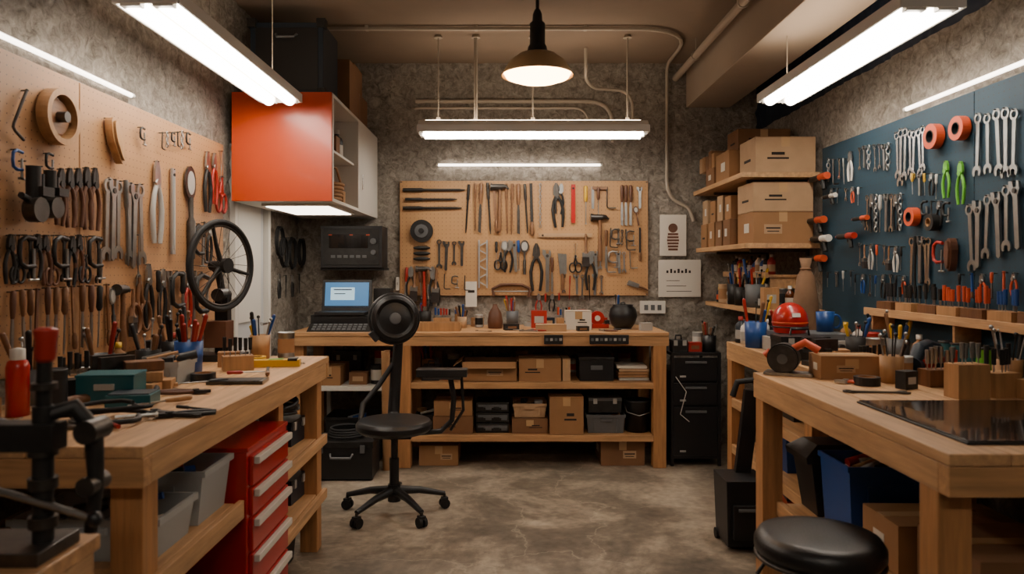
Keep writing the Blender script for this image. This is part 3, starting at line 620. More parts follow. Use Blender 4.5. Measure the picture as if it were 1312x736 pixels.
# ---- right board tools
hang('R', 'pliers', 1096, 194, 232, g='white')
row('R', 'socket_set', ['spanner', 'adj', 'chain', 'spanner'], 1108, 1146, 7, 188, 220, slope=-4, grips=())
row('R', 'wrench_set', ['spanner'], 1156, 1190, 7, 168, 232, slope=-4, jit=12, grips=())
row('R', 'key_set', ['chain', 'allen', 'spanner', 'punch'], 1068, 1088, 4, 203, 234, grips=('steel',))
hang('R', 'roll', 1208, 159, 191); hang('R', 'roll', 1242, 149, 180)
row('R', 'wrench_set', ['spanner'], 1262, 1309, 5, 145, 232, slope=-8, jit=8, grips=(), m='steel')
hang('R', 'pliers', 1221, 206, 254, g='green', m='green'); hang('R', 'pliers', 1240, 207, 262, g='green', m='green')
row('R', 'screwdriver_set', ['screw', 'adj', 'screw', 'pliers'], 1178, 1210, 5, 222, 252, grips=('iron', 'white', 'teal', 'yellow'))
row('R', 'wrench_set', ['spanner', 'adj'], 1250, 1310, 6, 262, 352, slope=-30, jit=6, grips=(), m='steel')
for px, py, g in ((1054, 226, 'orange'), (1050, 280, 'orange'), (1056, 303, 'white'), (1050, 328, 'orange')): hang('R', 'gun', px, py, py+44, g=g)
hang('R', 'gun', 1090, 300, 340, g='red'); hang('R', 'gun', 1070, 250, 280, g='white'); hang('R', 'gun', 1110, 278, 310, g='orange')
row('R', 'pliers_set', ['pliers', 'screw', 'spanner'], 1072, 1108, 5, 240, 262, grips=('iron', 'orange', 'white'))
row('R', 'wrench_set', ['spanner', 'pliers', 'chain', 'screw', 'adj'], 1118, 1162, 8, 250, 298, slope=-2, grips=('iron', 'lgrey', 'yellow'))
hang('R', 'roll', 1180, 266, 290); hang('R', 'roll', 1206, 274, 296, g='iron'); hang('R', 'cclamp', 1211, 308, 350, m='red'); hang('R', 'plane', 1231, 305, 348, g='brown')
row('R', 'hook_set', ['cclamp', 'allen', 'pliers'], 1193, 1222, 4, 258, 286, grips=('iron', 'black'))
row('R', 'wrench_set', ['spanner', 'punch', 'adj', 'spanner'], 1176, 1198, 5, 302, 372, jit=8, grips=('steel', 'iron'))
row('R', 'pliers_set', ['spanner', 'brush', 'pliers', 'screw'], 1108, 1164, 8, 312, 342, slope=4, grips=('white', 'orange', 'iron', 'lgrey'))
row('R', 'screwdriver_set', ['screw', 'adj', 'screw'], 1068, 1098, 4, 347, 370, grips=('orange', 'iron', 'lgrey'))
row('R', 'screwdriver_set', ['screw', 'pliers', 'spanner'], 1104, 1166, 8, 352, 380, grips=('orange', 'iron', 'blue', 'black'))
row('R', 'chisel_set', ['chisel', 'file', 'pliers'], 1240, 1310, 6, 352, 384, slope=-4, grips=('iron', 'orange', 'blue'))
b = MB('tool_rack_shelf'); b.bx(XR-.14, XR-.015, 2.2, 3.6, 1.1, 1.118, 'wy'); b.bx(XR-.14, XR-.13, 2.2, 3.6, 1.118, 1.135, 'wy')
for y in (2.25, 2.9, 3.55): b.bx(XR-.12, XR-.015, y, y+.015, 1.03, 1.1, 'wy')
b.build(.001)
for y, m, g in ((3.45, 'dwood', 'black'), (3.28, 'beech', 'iron'), (3.1, 'dwood', 'iron'), (2.96, 'beech', 'orange'), (2.8, 'dwood', 'orange'), (2.64, 'beech', 'blue'), (2.48, 'dwood', 'orange'), (2.32, 'beech', 'black')):
    put('block', XR-.085, y, 1.118, pi/2, m=m, g=g, w=.13, n=6, h=.05, hh=.075)
for i, y in enumerate((2.98, 2.9, 2.82, 2.74)):
    put('spool', XR-.1, y, .9+.0, m='teal' if i < 3 else 'green', h=.13)

# ------------------------------------------------------------------ right shelving
b = MB('wooden_shelving')
for z, x0, y0 in ((1.90, 1.40, 4.43), (1.475, 1.42, 4.43), (1.08, 1.49, 4.33)):
    b.bx(x0, XR-.001, y0, YB-.02, z-.03, z, 'wy')
    for y in (y0+.15, 5.3): b.bx(x0+.08, XR-.001, y, y+.02, z-.05, z-.03, 'dsteel'); b.bx(XR-.02, XR-.001, y, y+.02, z-.2, z-.03, 'dsteel')
b.build(.002)
carton(1.49, 1.85, 4.45, 4.75, 1.90, .215, 'card3'); carton(1.43, 1.85, 4.78, 5.08, 1.90, .19, 'card'); carton(1.42, 1.6, 5.1, 5.3, 1.9, .12, 'card2'); carton(1.62, 1.85, 5.1, 5.5, 1.9, .3, 'card2'); carton(1.5, 1.84, 4.82, 5.05, 2.092, .14, 'card2')
b = MB('file_box_row')
for i in range(5): y = 5.12+i*.08; b.bx(1.43, 1.6, y, y+.07, 2.025, 2.025+.1+.03*R.random(), R.choice(['card', 'card2', 'card3']))
b.build()
carton(1.48, 1.84, 4.46, 4.76, 1.475, .19, 'card'); carton(1.48, 1.84, 4.46, 4.76, 1.668, .175, 'card3')
for i, y in enumerate((4.8, 4.98, 5.16, 5.36)):
    carton(1.44, 1.66+.03*(i % 2), y, y+.15, 1.475, .17, R.choice(['card3', 'card', 'card2'])); carton(1.45, 1.66, y+.01, y+.14, 1.647, .15+.02*(i % 2), R.choice(['card', 'card3', 'card2']))
for i in range(9):
    for j in range(2): put(R.choice(['bottle', 'bottle', 'can', 'sbox', 'jar']), 1.55+.12*j, 4.38+i*.13, 1.08, h=.1+.05*R.random())
b = MB('spice_bottle_rack'); b.bx(1.62, XR-.02, 4.6, 5.5, 1.27, 1.285, 'wy'); b.bx(1.6, 1.62, 4.6, 5.5, 1.265, 1.3, 'wy')
for y in (4.62, 5.46): b.bx(1.64, XR-.02, y, y+.02, 1.2, 1.27, 'wy')
for i in range(11):
    b.M = TR(1.66, 4.66+i*.078, 1.2855); k_bottle(b, .09+.04*R.random())
b.build()
# far right bench top
b = MB('bench_grinder'); b.M = TR(1.52, 3.75, .901)
b.box((0, 0, .035), (.36, .3, .07), 'lgrey'); b.box((0, 0, .085), (.33, .26, .03), 'grey'); b.box((-.1, -.151, .04), (.1, .004, .03), 'iron'); b.cyl((.1, -.15, .04), (.1, -.17, .04), .015, 'black'); b.build(.008)
b = MB('safety_helmet'); b.M = TR(1.41, 3.7, 1.004)
prof = [(.085*math.sin(pi*j/20)+.0001, .09*math.cos(pi*j/20)+.06) for j in range(11)]+[(.083, .03), (.075, .0)]
b.lathe(prof, 'redp', 28); b.lathe([(.086, .055), (.088, .05), (.086, .045)], 'orange', 28)
b.torus((0, 0, .03), .085, .004, 'iron'); b.box((0, -.08, .09), (.04, .01, .02), 'white', rx=-.3); b.build()
b = MB('blue_mug'); b.M = TR(1.62, 3.78, 1.003)
b.lathe([(.0001, 0), (.04, 0), (.045, .1), (.041, .1), (.037, .006), (.0001, .006)], 'blue', 24); b.torus((.055, 0, .05), .025, .006, 'blue', Matrix.Rotation(pi/2, 4, 'X'), n=16, sy=1.3); b.build()
b = MB('canvas_sack'); b.M = TR(1.65, 4.1, .901); b.lathe([(.0001, 0), (.06, 0), (.075, .1), (.065, .25), (.045, .38), (.022, .42), (.034, .48), (.015, .47)], 'canvas', 14); b.torus((0, 0, .42), .025, .006, 'handle'); b.build()
for i in range(11): put(R.choice(['bottle', 'bottle', 'can', 'jar']), 1.33+.085*(i % 3), 3.97+.085*(i//3), .9, h=.11+.04*R.random())
for i, (x, y, k) in enumerate(((1.36, 3.45, 'case'), (1.6, 3.4, 'jar'), (1.72, 3.5, 'can'), (1.74, 3.3, 'jar'), (1.6, 3.22, 'can'), (1.76, 3.72, 'bottle'), (1.78, 3.9, 'bottle'), (1.48, 3.3, 'sbox'), (1.75, 3.15, 'bottle'), (1.35, 3.2, 'vise'), (1.5, 3.15, 'tape'))): put(k, x, y, .9, .2*i)
# near right bench top
b = MB('belt_sander'); b.M = TR(1.62, 2.86, .901, .6)
b.box((0, 0, .012), (.2, .11, .022), 'iron'); b.box((0, 0, .05), (.17, .1, .055), 'red'); b.tube([(-.09, 0, .07), (-.06, 0, .115), (0, 0, .125), (.06, 0, .11), (.09, 0, .06)], [.025, .026, .024, .026, .02], 'navy', 12)
b.cyl((-.11, 0, .05), (-.07, 0, .05), .035, 'navy'); b.box((0, -.051, .05), (.09, .004, .03), 'navy'); b.tube([(.08, 0, .06), (.14, .02, .05), (.17, .08, .02), (.12, .14, .01)], .005, 'rubber'); b.build(.006)
b = MB('circular_saw'); b.M = TR(1.1, 2.95, .901, -.5)
b.cyl((0, -.03, .065), (0, .03, .065), .06, 'iron', n=24); b.cyl((0, -.04, .065), (0, -.03, .065), .055, 'dsteel', n=24); b.cyl((0, -.043, .065), (0, -.04, .065), .02, 'chrome', n=24); b.tube([(.03, 0, .1), (.08, 0, .13), (.13, 0, .1)], .016, 'orange'); b.box((.02, 0, .006), (.18, .1, .01), 'steel'); b.cyl((0, .03, .07), (0, .08, .07), .035, 'navy'); b.cyl((-.07, 0, .07), (-.05, 0, .09), .015, 'orange'); b.build()
carton(1.19, 1.42, 2.8, 2.93, .9, .09, 'card', rz=-.05)
b = MB('black_glass_mat'); b.bx(1.1, 1.75, 1.77, 2.32, .901, .91, 'glassb'); b.bx(1.095, 1.755, 1.765, 2.325, .9005, .906, 'iron'); b.build(.002)
b = MB('combination_wrench'); b.M = TR(1.14, 2.52, .902, 0) @ Matrix.Rotation(pi/2-.12, 4, 'Z'); t_spanner(b, .22, 'dsteel'); b.build()
b = MB('pliers'); b.M = TR(1.2, 2.72, .902, 1.3); t_pliers(b, .14, g='orange'); b.build()
put('block', 1.5, 2.42, .9, .1, m='beech', w=.11, h=.11, n=5, g='steel', hh=.06); put('block', 1.62, 2.44, .9, .2, m='beech', w=.1, h=.08, n=5, g='iron', hh=.08); put('jar', 1.42, 2.74, .9, m='beech', h=.1, tm='iron'); put('jar', 1.72, 2.55, .9, m='beech', tm='steel')
put('sbox', 1.72, 2.38, .9, .3, w=.12, m='beech'); put('block', 1.8, 2.2, .9, 1.4, m='dwood', w=.1); put('jar', 1.79, 2.0, .9, m='beech', h=.09); put('block', 1.55, 2.66, .9, .1, m='dwood', n=8); put('sbox', 1.67, 2.68, .9, .3, m='red'); put('sbox', 1.8, 2.42, .9, .1, w=.07, m='card2')
put('tape', 1.3, 2.68, .9, m='black'); put('sbox', 1.4, 2.6, .9, .4, w=.06, m='iron'); put('can', 1.5, 2.8, .9, h=.09); put('block', 1.45, 2.97, .9, .2, m='dwood', g='iron', h=.05, hh=.06)
b = MB('driver_bit_set')
for i in range(9):
    b.M = TR(1.56+.02*i, 2.56+.008*(i % 3), .906); b.cyl((0, 0, 0), (.01, .07, 0), .004, R.choice(['steel', 'iron', 'red']), n=8)
b.build()

# under right bench
def prism(b, w0, d0, z0, w1, d1, z1, m): b.add([(-w0, -d0, z0), (w0, -d0, z0), (w0, d0, z0), (-w0, d0, z0), (-w1, -d1, z1), (w1, -d1, z1), (w1, d1, z1), (-w1, d1, z1)], [(0, 3, 2, 1), (4, 5, 6, 7), (0, 1, 5, 4), (1, 2, 6, 5), (2, 3, 7, 6), (3, 0, 4, 7)], m)
openbin(1.13, 1.47, 2.46, 2.7, .406, .25, 'blue', 'blue_crate', fill=34)
carton(1.16, 1.48, 2.2, 2.42, .405, .15, 'card'); carton(1.2, 1.8, 1.88, 2.17, .405, .17, 'card2'); carton(1.2, 1.6, 1.95, 2.4, 0, .28, 'card2')
openbin(1.15, 1.5, 2.5, 2.8, 0, .28, 'black', 'storage_bin', fill=10)
b = MB('black_lidded_tote'); b.M = TR(1.35, 2.82, .402)
prism(b, .2, .075, 0, .23, .09, .2, 'black'); prism(b, .25, .1, .2, .255, .105, .225, 'iron'); prism(b, .255, .105, .225, .2, .07, .265, 'leather')
for s in (-1, 1): b.box((s*.15, -.1, .18), (.04, .02, .06), 'grey')
b.tube([(-.08, 0, .262), (-.07, 0, .3), (.07, 0, .3), (.08, 0, .262)], .008, 'black'); b.build(.008)
b = MB('rolling_tool_bag'); b.M = TR(1.12, 3.56, 0)
prism(b, .09, .1, .02, .1, .11, .33, 'black'); b.box((0, -.112, .14), (.14, .03, .16), 'leather'); b.box((0, -.13, .2), (.1, .006, .015), 'grey')
prism(b, .0, .0, .3, .0, .0, .31, 'black')
b.box((.05, .06, .52), (.075, .035, .42), 'black', ry=.12)
for s in (-1, 1): b.cyl((s*.09-.01, .08, .026), (s*.09+.01, .08, .026), .026, 'rubber', n=14)
b.tube([(-.02, .06, .7), (.0, .05, .77), (.08, .05, .78), (.12, .06, .72)], .016, 'rubber'); b.build(.006)
openbin(1.4, 1.7, 3.2, 3.5, .32, .2, 'iron', 'storage_bin', fill=16); openbin(1.35, 1.65, 3.6, 3.95, .32, .2, 'blue', 'storage_bin', fill=16); openbin(1.36, 1.7, 3.55, 3.9, .58, .16, 'iron', 'storage_bin', fill=16); put('case', 1.55, 3.4, 0, 1.4, w=.4, d=.25, h=.22); put('case', 1.55, 3.85, 0, 1.4, w=.35, d=.25, h=.2, m='orange')

# ------------------------------------------------------------------ chairs
def starbase(b, r, z=.07, m='black'):
    for i in range(5):
        a = 2*pi*i/5+.35; c, s = math.cos(a), math.sin(a)
        b.tube([(c*.03, s*.03, z+.055), (c*r*.5, s*r*.5, z+.045), (c*r, s*r, z+.01)], [.026, .02, .014], m, 8)
        b.cyl((c*r, s*r, z+.01), (c*r, s*r, z-.012), .008, 'dsteel')
        for q in (-.014, .014):
            ax = Vector((-s, c, 0)); p = Vector((c*r, s*r, .028)); b.cyl(p+ax*(q-.008), p+ax*(q+.008), .027, 'rubber', n=14)
        b.box((c*r, s*r, .052), (.035, .035, .02), m, rz=a)
    b.cyl((0, 0, z+.0), (0, 0, z+.09), .035, m)
def cushion(b, r, z, h, m='leather'):
    b.lathe([(.0001, z), (r*.9, z), (r, z+h*.3), (r*1.0, z+h*.65), (r*.93, z+h*.93), (r*.75, z+h), (.0001, z+h*.93)], m, 36)
b = MB('office_chair'); b.M = TR(-.61, 4.0, 0)
starbase(b, .28); b.cyl((0, 0, .1), (0, 0, .3), .026, 'black'); b.cyl((0, 0, .3), (0, 0, .43), .016, 'black'); b.box((0, 0, .43), (.2, .16, .025), 'black')
cushion(b, .205, .445, .065)
b.tube([(0, -.02, .42), (-.03, .16, .43), (-.04, .24, .5), (-.03, .25, .7), (-.01, .24, .93)], [.024, .028, .034, .032, .026], 'black', 12)
b.tube([(-.2, .08, .46), (-.2, .16, .56), (-.12, .22, .66), (-.04, .24, .78)], .016, 'black')
o = b.M; b.M = o @ TR(-.03, .19, 1.04) @ Matrix.Rotation(pi/2-.08, 4, 'X') @ Matrix.Rotation(.3, 4, 'Y')
b.lathe([(.0001, -.05), (.09, -.045), (.125, -.02), (.135, .01), (.13, .035), (.112, .05), (.098, .047), (.09, .035), (.07, .042), (.04, .05), (.0001, .052)], 'leather', 40)
b.torus((0, 0, .0), .136, .012, 'black', n=40); b.torus((0, 0, .047), .108, .006, 'iron', n=36)
b.lathe([(.034, .048), (.03, .058), (.0001, .06)], 'grey', 20); b.box((-.1, -.09, .0), (.06, .06, .05), 'black', rz=.7); b.M = o
b.tube([(.05, 0, .43), (.25, .02, .44), (.31, .02, .5), (.32, .02, .62), (.3, .02, .74)], .015, 'black')
b.box((.26, -.02, .765), (.27, .09, .04), 'leather'); b.box((.26, -.02, .738), (.2, .06, .016), 'grey'); b.tube([(.3, .05, .44), (.37, .05, .55), (.36, .03, .75)], .009, 'black')
b.build(.004)

b = MB('round_stool'); b.M = TR(.82, 1.95, 0); starbase(b, .24); b.cyl((0, 0, .1), (0, 0, .4), .026, 'black'); b.cyl((0, 0, .4), (0, 0, .55), .016, 'chrome'); b.cyl((0, 0, .535), (0, 0, .565), .08, 'black'); cushion(b, .163, .56, .065); b.torus((0, 0, .563), .158, .006, 'dsteel', n=40); b.tube([(-.04, .02, .55), (-.13, .04, .53), (-.15, .04, .5)], .006, 'black'); b.build()

# ------------------------------------------------------------------ left side: tool chest and bins
b = MB('tool_chest'); x0, x1, y0, y1, zt = -1.42, -.865, 2.46, 2.9, .725
b.bx(x0, x1, y0, y1, .05, zt-.015, 'redp'); b.bx(x0-.004, x1+.006, y0-.004, y1+.004, zt-.015, zt, 'redp')
zs = [.07, .24, .37, .49, .59, .70]
for a, c in zip(zs, zs[1:]):
    b.bx(x1, x1+.014, y0+.02, y1-.02, a+.004, c-.006, 'redp'); b.bx(x1+.014, x1+.034, y0+.03, y1-.03, c-.035, c-.01, 'white')
for x in (x0+.05, x1-.05):
    for y in (y0+.05, y1-.05): b.cyl((x-.015, y, .026), (x+.015, y, .026), .025, 'rubber', n=14)
b.build(.003)
openbin(-1.3, -.9, 1.92, 2.16, .555, .11, 'clear', 'plastic_bin', fill=20); openbin(-1.35, -.892, 2.19, 2.42, .555, .16, 'clear', 'plastic_bin', fill=24)
openbin(-1.35, -.93, 1.95, 2.3, 0, .3, 'iron', 'storage_bin', fill=20); openbin(-1.2, -.93, 2.33, 2.43, 0, .22, 'lgrey', 'storage_bin', fill=6)
for z in (.53, .27):
    put('case', -1.12, 3.12, z, 1.5, w=.24, d=.3, h=.11, m='iron'); put('case', -1.1, 3.38, z, 1.5, w=.18, d=.3, h=.11, m='navy')
b = MB('cable_pile')
for i in range(7): b.torus((-1.02+R.uniform(-.03, .03), 3.22+R.uniform(-.08, .08), .695+.01*i), .09+.02*R.random(), .008, R.choice(['rubber', 'black', 'grey']), Matrix.Rotation(R.uniform(-.15, .15), 4, 'X'))
b.build()
openbin(-1.35, -.95, 3.0, 3.4, 0, .2, 'iron', 'storage_bin', fill=14)

# left bench-top
b = MB('wheel_truing_stand'); b.M = TR(-1.33, 3.42, .901)
b.box((0, 0, .015), (.22, .16, .03), 'iron'); b.box((.0, .05, .16), (.06, .05, .28), 'iron'); b.cyl((0, .08, .3), (0, -.02, .3), .03, 'dsteel'); b.box((0, 0, .12), (.1, .1, .12), 'brown')
b.tube([(0, .05, .28), (-.02, .05, .4), (-.04, .02, .435)], .018, 'iron')
o = b.M; b.M = o @ TR(.02, -.02, .435, 1.22) @ Matrix.Rotation(pi/2, 4, 'X'); b.torus((0, 0, 0), .2, .014, 'rubber', n=52); b.torus((0, 0, 0), .182, .006, 'dsteel', n=48)
for i in range(20): a = i*pi/10; b.tube([(.015*math.cos(a+.6), .015*math.sin(a+.6), .02*(-1)**i), (.182*math.cos(a), .182*math.sin(a), 0)], .0018, 'dsteel', 5)
for i in range(3): a = pi/2+i*2*pi/3+.3; b.tube([(0, 0, 0), (.1*math.cos(a), .1*math.sin(a), -.005), (.19*math.cos(a), .19*math.sin(a), 0)], [.014, .01, .008], 'iron')
b.cyl((0, 0, -.06), (0, 0, .03), .022, 'iron'); b.cyl((0, 0, .02), (0, 0, .04), .035, 'iron'); b.M = o
b.build(.003)
put('jar', -1.28, 2.98, .9, m='blue', h=.13, n=12, tm='red'); put('jar', -1.4, 3.1, .9, m='black', h=.12, n=10, tm='handle'); put('jar', -1.38, 2.85, .9, m='iron', h=.11, n=10, tm='handle')
openbin(-1.35, -1.18, 2.66, 2.82, .9, .08, 'clear', 'plastic_bin', fill=14)
b = MB('teal_parts_box'); b.M = TR(-1.24, 2.33, .901, .15); b.box((-.02, .05, .04), (.17, .12, .08), 'teal'); b.box((-.02, .05, .084), (.175, .125, .008), 'teal'); b.box((-.02, -.015, .05), (.06, .008, .02), 'lgrey'); b.box((.08, -.06, .02), (.13, .1, .035), 'teal'); b.box((.08, -.06, .04), (.12, .09, .004), 'navy'); b.build(.004)
x, y = on_bench(305, 491); b = MB('black_tablet'); b.M = TR(x, y, .901, .08); b.box((0, 0, .006), (.2, .1, .012), 'glassb'); b.box((0, 0, .0125), (.17, .08, .001), 'iron'); b.build(.003)
x, y = on_bench(360, 470); b = MB('spirit_level'); b.M = TR(x-.02, y, .901, .15); b.box((0, 0, .015), (.2, .05, .03), 'yellow'); b.box((0, 0, .031), (.06, .03, .003), 'green'); b.box((.07, 0, .03), (.04, .052, .012), 'black'); b.build(.003)
def lay(kind, x, y, rz, L, z=.902, **k):
    b = MB(T[kind][1]); b.M = TR(x, y, z, rz); T[kind][0](b, L, **k); b.build()
lay('pliers', -1.0, 2.5, -1.4, .17, g='brown', m='iron'); lay('hammer', -1.2, 2.52, -.5, .3, m='iron'); lay('adj', -1.05, 2.16, 1.2, .2, m='iron'); lay('spanner', -1.22, 2.1, .4, .18, m='dsteel'); lay('pliers', -1.18, 2.0, 1.1, .18, g='red', m='iron'); lay('chisel', -1.0, 2.35, -.7, .2, g='beech'); lay('scissors', -1.35, 2.05, .3, .2)
lay('cclamp', -1.1, 1.97, 2.0, .16); lay('screw', -1.02, 2.72, -1.0, .17, g='black'); lay('screw', -1.1, 2.9, 1.8, .15, g='red'); lay('file', -1.0, 3.1, .3, .22, g='iron'); lay('spanner', -1.0, 3.35, .8, .15); lay('pliers', -1.0, 2.08, 1.9, .17, g='iron', m='iron'); lay('punch', -.98, 2.2, 1.2, .14); lay('screw', -1.12, 2.22, .7, .16, g='iron'); lay('adj', -1.3, 1.95, 1.5, .2, m='dsteel')
b = MB('cable_bundle'); b.M = TR(-1.12, 2.07, .906); b.tube([(.12*math.cos(t*.7)*(1-.02*t), .06*math.sin(t*.9), .004+.002*t) for t in range(18)], .006, 'rubber', 6); b.build()
b = MB('red_spray_can'); b.M = TR(-1.4, 2.12, .901); b.lathe([(.0001, 0), (.03, 0), (.03, .14), (.026, .155), (.012, .165)], 'redp', 20); b.lathe([(.02, .16), (.02, .19), (.0001, .195)], 'white', 14); b.build()
b = MB('wooden_stake_pair'); b.M = TR(-1.28, 2.56, .906, .5); b.box((0, 0, .006), (.26, .025, .012), 'beech'); b.box((.02, .03, .03), (.24, .02, .012), 'beech', rz=.5, ry=.1); b.build()
for i, (x, y, k) in enumerate(((-1.46, 3.25, 'bottle'), (-1.2, 3.2, 'sbox'), (-1.48, 2.95, 'sbox'), (-1.48, 2.7, 'jar'), (-1.46, 2.5, 'block'), (-1.48, 2.3, 'jar'), (-1.16, 3.48, 'jar'), (-1.05, 3.52, 'can'), (-1.36, 2.56, 'vise'), (-1.12, 3.3, 'tape'), (-1.48, 2.05, 'block'), (-1.46, 1.88, 'jar'), (-1.12, 3.08, 'block'), (-1.4, 2.42, 'sbox'), (-1.36, 2.22, 'can'), (-1.48, 2.82, 'bottle'), (-1.48, 3.12, 'can'), (-1.24, 2.86, 'sbox'), (-1.14, 2.78, 'tape'))): put(k, x, y, .9, .3*i, **({'g': 'iron'} if k == 'block' else {'m': 'iron'} if k in ('can', 'sbox') and i > 10 else {}))
b = MB('wooden_block_stack')
for i, (dx, dy, z) in enumerate(((0, 0, 0), (.01, .09, 0), (0, .03, .035), (-.01, .05, .07))): b.box((-1.24+dx, 2.5+dy, .919+z), (.12, .07, .033), R.choice(['beech', 'dwood', 'beech']), rz=.2*i)
b.build(.002)

# foreground arbor press on pedestal
b = MB('wooden_pedestal'); px0, px1, py0, py1 = -1.12, -.80, 1.12, 1.46
b.bx(px0, px1, py0, py1, .77, .80, 'wx')
for x in (px0+.01, px1-.05):
    for y in (py0+.01, py1-.05): b.bx(x, x+.04, y, y+.04, 0, .77, 'wz')
b.bx(px0+.01, px1-.01, py0+.005, py0+.02, .58, .77, 'wx'); b.bx(px0+.01, px1-.01, py1-.02, py1-.005, .58, .77, 'wx'); b.bx(px1-.022, px1-.006, py0+.02, py1-.02, .58, .77, 'wy'); b.build(.003)
b = MB('arbor_press'); b.M = TR(-.9, 1.35, .801)
b.box((0, 0, .012), (.17, .13, .024), 'dsteel'); b.cyl((.055, 0, .02), (.055, 0, .27), .018, 'iron', n=16)
for z in (.05, .12, .18): b.cyl((.055, 0, z), (.055, 0, z+.02), .025, 'dsteel', n=16)
b.cyl((.055, 0, .26), (.058, 0, .36), .013, 'iron', n=14); b.cyl((.057, 0, .3), (.057, 0, .312), .022, 'dsteel', n=16)
b.tube([(.058, 0, .35), (.058, 0, .356), (.06, 0, .385), (.06, 0, .408), (.06, 0, .413)], [.013, .018, .0175, .021, .012], 'red', 18)
b.box((.02, 0, .215), (.13, .05, .05), 'iron'); b.cyl((-.05, 0, .02), (-.05, 0, .22), .014, 'dsteel'); b.cyl((-.05, -.04, .215), (-.05, .04, .215), .026, 'iron')
b.tube([(.055, .0, .25), (.1, .02, .265), (.13, .03, .22), (.135, .03, .12), (.125, .03, .03)], [.014, .016, .018, .014, .012], 'iron', 10); b.cyl((.13, .0, .22), (.13, .06, .22), .022, 'dsteel', n=14); b.cyl((.13, .0, .12), (.13, .06, .12), .018, 'dsteel', n=14)
b.cyl((-.08, -.02, .14), (.16, -.02, .07), .007, 'steel'); b.sph((.16, -.02, .07), .014, 'black'); b.sph((-.08, -.02, .14), .014, 'black')
b.build(.003)

# ------------------------------------------------------------------ back bench contents
def bx_(px, d=4.97): return (px-650)/950*d
S1, S2 = .566, .216
carton(bx_(592), bx_(662), 4.96, 5.25, S1, .13, 'card', flaps=True); carton(bx_(665), bx_(719), 4.97, 5.25, S1, .15, 'card'); carton(bx_(721), bx_(731), 4.98, 5.2, S1, .15, 'card3', label=False)
b = MB('black_storage_box'); b.M = TR(.6, 5.1, S1+.001); b.box((0, 0, .07), (.23, .24, .14), 'black'); b.box((0, 0, .15), (.24, .25, .02), 'iron'); b.box((0, -.122, .09), (.08, .006, .03), 'grey'); b.build(.005)
b = MB('paper_stack')
for i in range(5): b.box((.85+R.uniform(-.01, .01), 5.1, S1+.012+i*.02), (.2, .22, .016), R.choice(['paper', 'card3', 'lgrey', 'card']), rz=R.uniform(-.08, .08))
b.build()
put('case', -.52, 5.1, S1, 0, w=.12, d=.2, h=.09); put('sbox', -.4, 5.08, S1, .2, w=.1); put('jar', -.57, 5.35, S1)
for i in range(12): put(['sbox', 'can', 'case', 'bottle', 'sbox'][i % 5], -.52+i*.125, 5.42, S1, 0, **({'w': .1, 'd': .12, 'h': .12} if i % 5 == 2 else {'h': .12+.04*R.random()}))
openbin(-.625, -.5, 4.97, 5.2, S2, .12, 'iron', fill=8); carton(bx_(555), bx_(606), 4.96, 5.3, S2, .115, 'card2'); carton(bx_(556), bx_(605), 4.97, 5.28, S2+.117, .1, 'card')
for i, z in enumerate((0, .07, .14)):
    b = MB('parts_organizer'); b.M = TR(bx_(631), 5.1, S2+.001+z); b.box((0, 0, .032), (.22, .22, .062), 'iron'); b.box((0, -.112, .04), (.2, .004, .02), 'grey')
    for q in range(4): b.box((-.08+.053*q, -.115, .026), (.04, .006, .02), 'grey' if q % 2 else 'iron')
    b.build(.003)
carton(bx_(656), bx_(702), 4.97, 5.25, S2, .1, 'card2'); openbin(bx_(657), bx_(701), 4.98, 5.25, S2+.103, .09, 'card3', 'parts_tray', fill=16)
carton(bx_(704), bx_(747), 4.935, 5.2, S2-.0, .25, 'card')
openbin(bx_(751), bx_(802), 4.97, 5.25, S2, .12, 'grey', fill=10); b = MB('tool_case'); b.M = TR(bx_(776), 5.1, S2+.135); k_case(b, w=.22, d=.2, h=.1, m='iron', l='grey'); b.build()
b = MB('black_bucket'); b.M = TR(bx_(819), 5.06, S2+.001); b.lathe([(.0001, 0), (.075, 0), (.09, .2), (.095, .205), (.095, .215), (.085, .215), (.07, .01), (.0001, .01)], 'black', 24); b.tube([(-.09, 0, .2), (-.08, -.07, .14), (0, -.1, .12), (.08, -.07, .14), (.09, 0, .2)], .003, 'steel'); b.build()
carton(bx_(537), bx_(587), 4.97, 5.25, 0, .135, 'card'); carton(bx_(770), bx_(826), 4.97, 5.3, 0, .165, 'card2')
b = MB('white_shelf'); b.bx(-1.35, -.73, 4.98, 5.5, .5, .53, 'white')
for x in (-1.33, -.78): b.bx(x, x+.03, 5.0, 5.03, 0, .5, 'white'); b.bx(x, x+.03, 5.46, 5.49, 0, .5, 'white')
b.build(.002)
carton(-1.3, -1.13, 5.02, 5.3, .53, .13, 'card'); put('sbox', -1.02, 5.1, .53, 0, w=.12, h=.08, m='card2'); put('can', -.9, 5.12, .53, h=.13, m='iron'); put('sbox', -.8, 5.1, .53, w=.08, m='iron'); openbin(-1.25, -.85, 5.05, 5.35, .003, .3, 'iron', fill=10)
put('case', -1.15, 5.38, .53, h=.2, w=.2); put('can', -.9, 5.38, .53, h=.2, m='red')
b = MB('black_tool_trunk'); b.M = TR(-1.03, 4.74, 0); b.box((0, 0, .11), (.38, .26, .2), 'black'); b.box((0, 0, .225), (.39, .27, .04), 'iron'); b.tube([(-.07, -.14, .17), (-.06, -.165, .15), (.06, -.165, .15), (.07, -.14, .17)], .008, 'grey')
for s in (-.13, .13): b.box((s, -.137, .2), (.03, .01, .05), 'grey')
for x in (-.16, .16): b.cyl((x, -.1, .012), (x, .1, .012), .012, 'rubber')
b.build(.006)
b = MB('coiled_hose'); b.M = TR(-1.03, 4.74, .255)
for i in range(4): b.torus((0, 0, .008+i*.014), .11-.005*i, .009, 'rubber', n=28)
b.build()
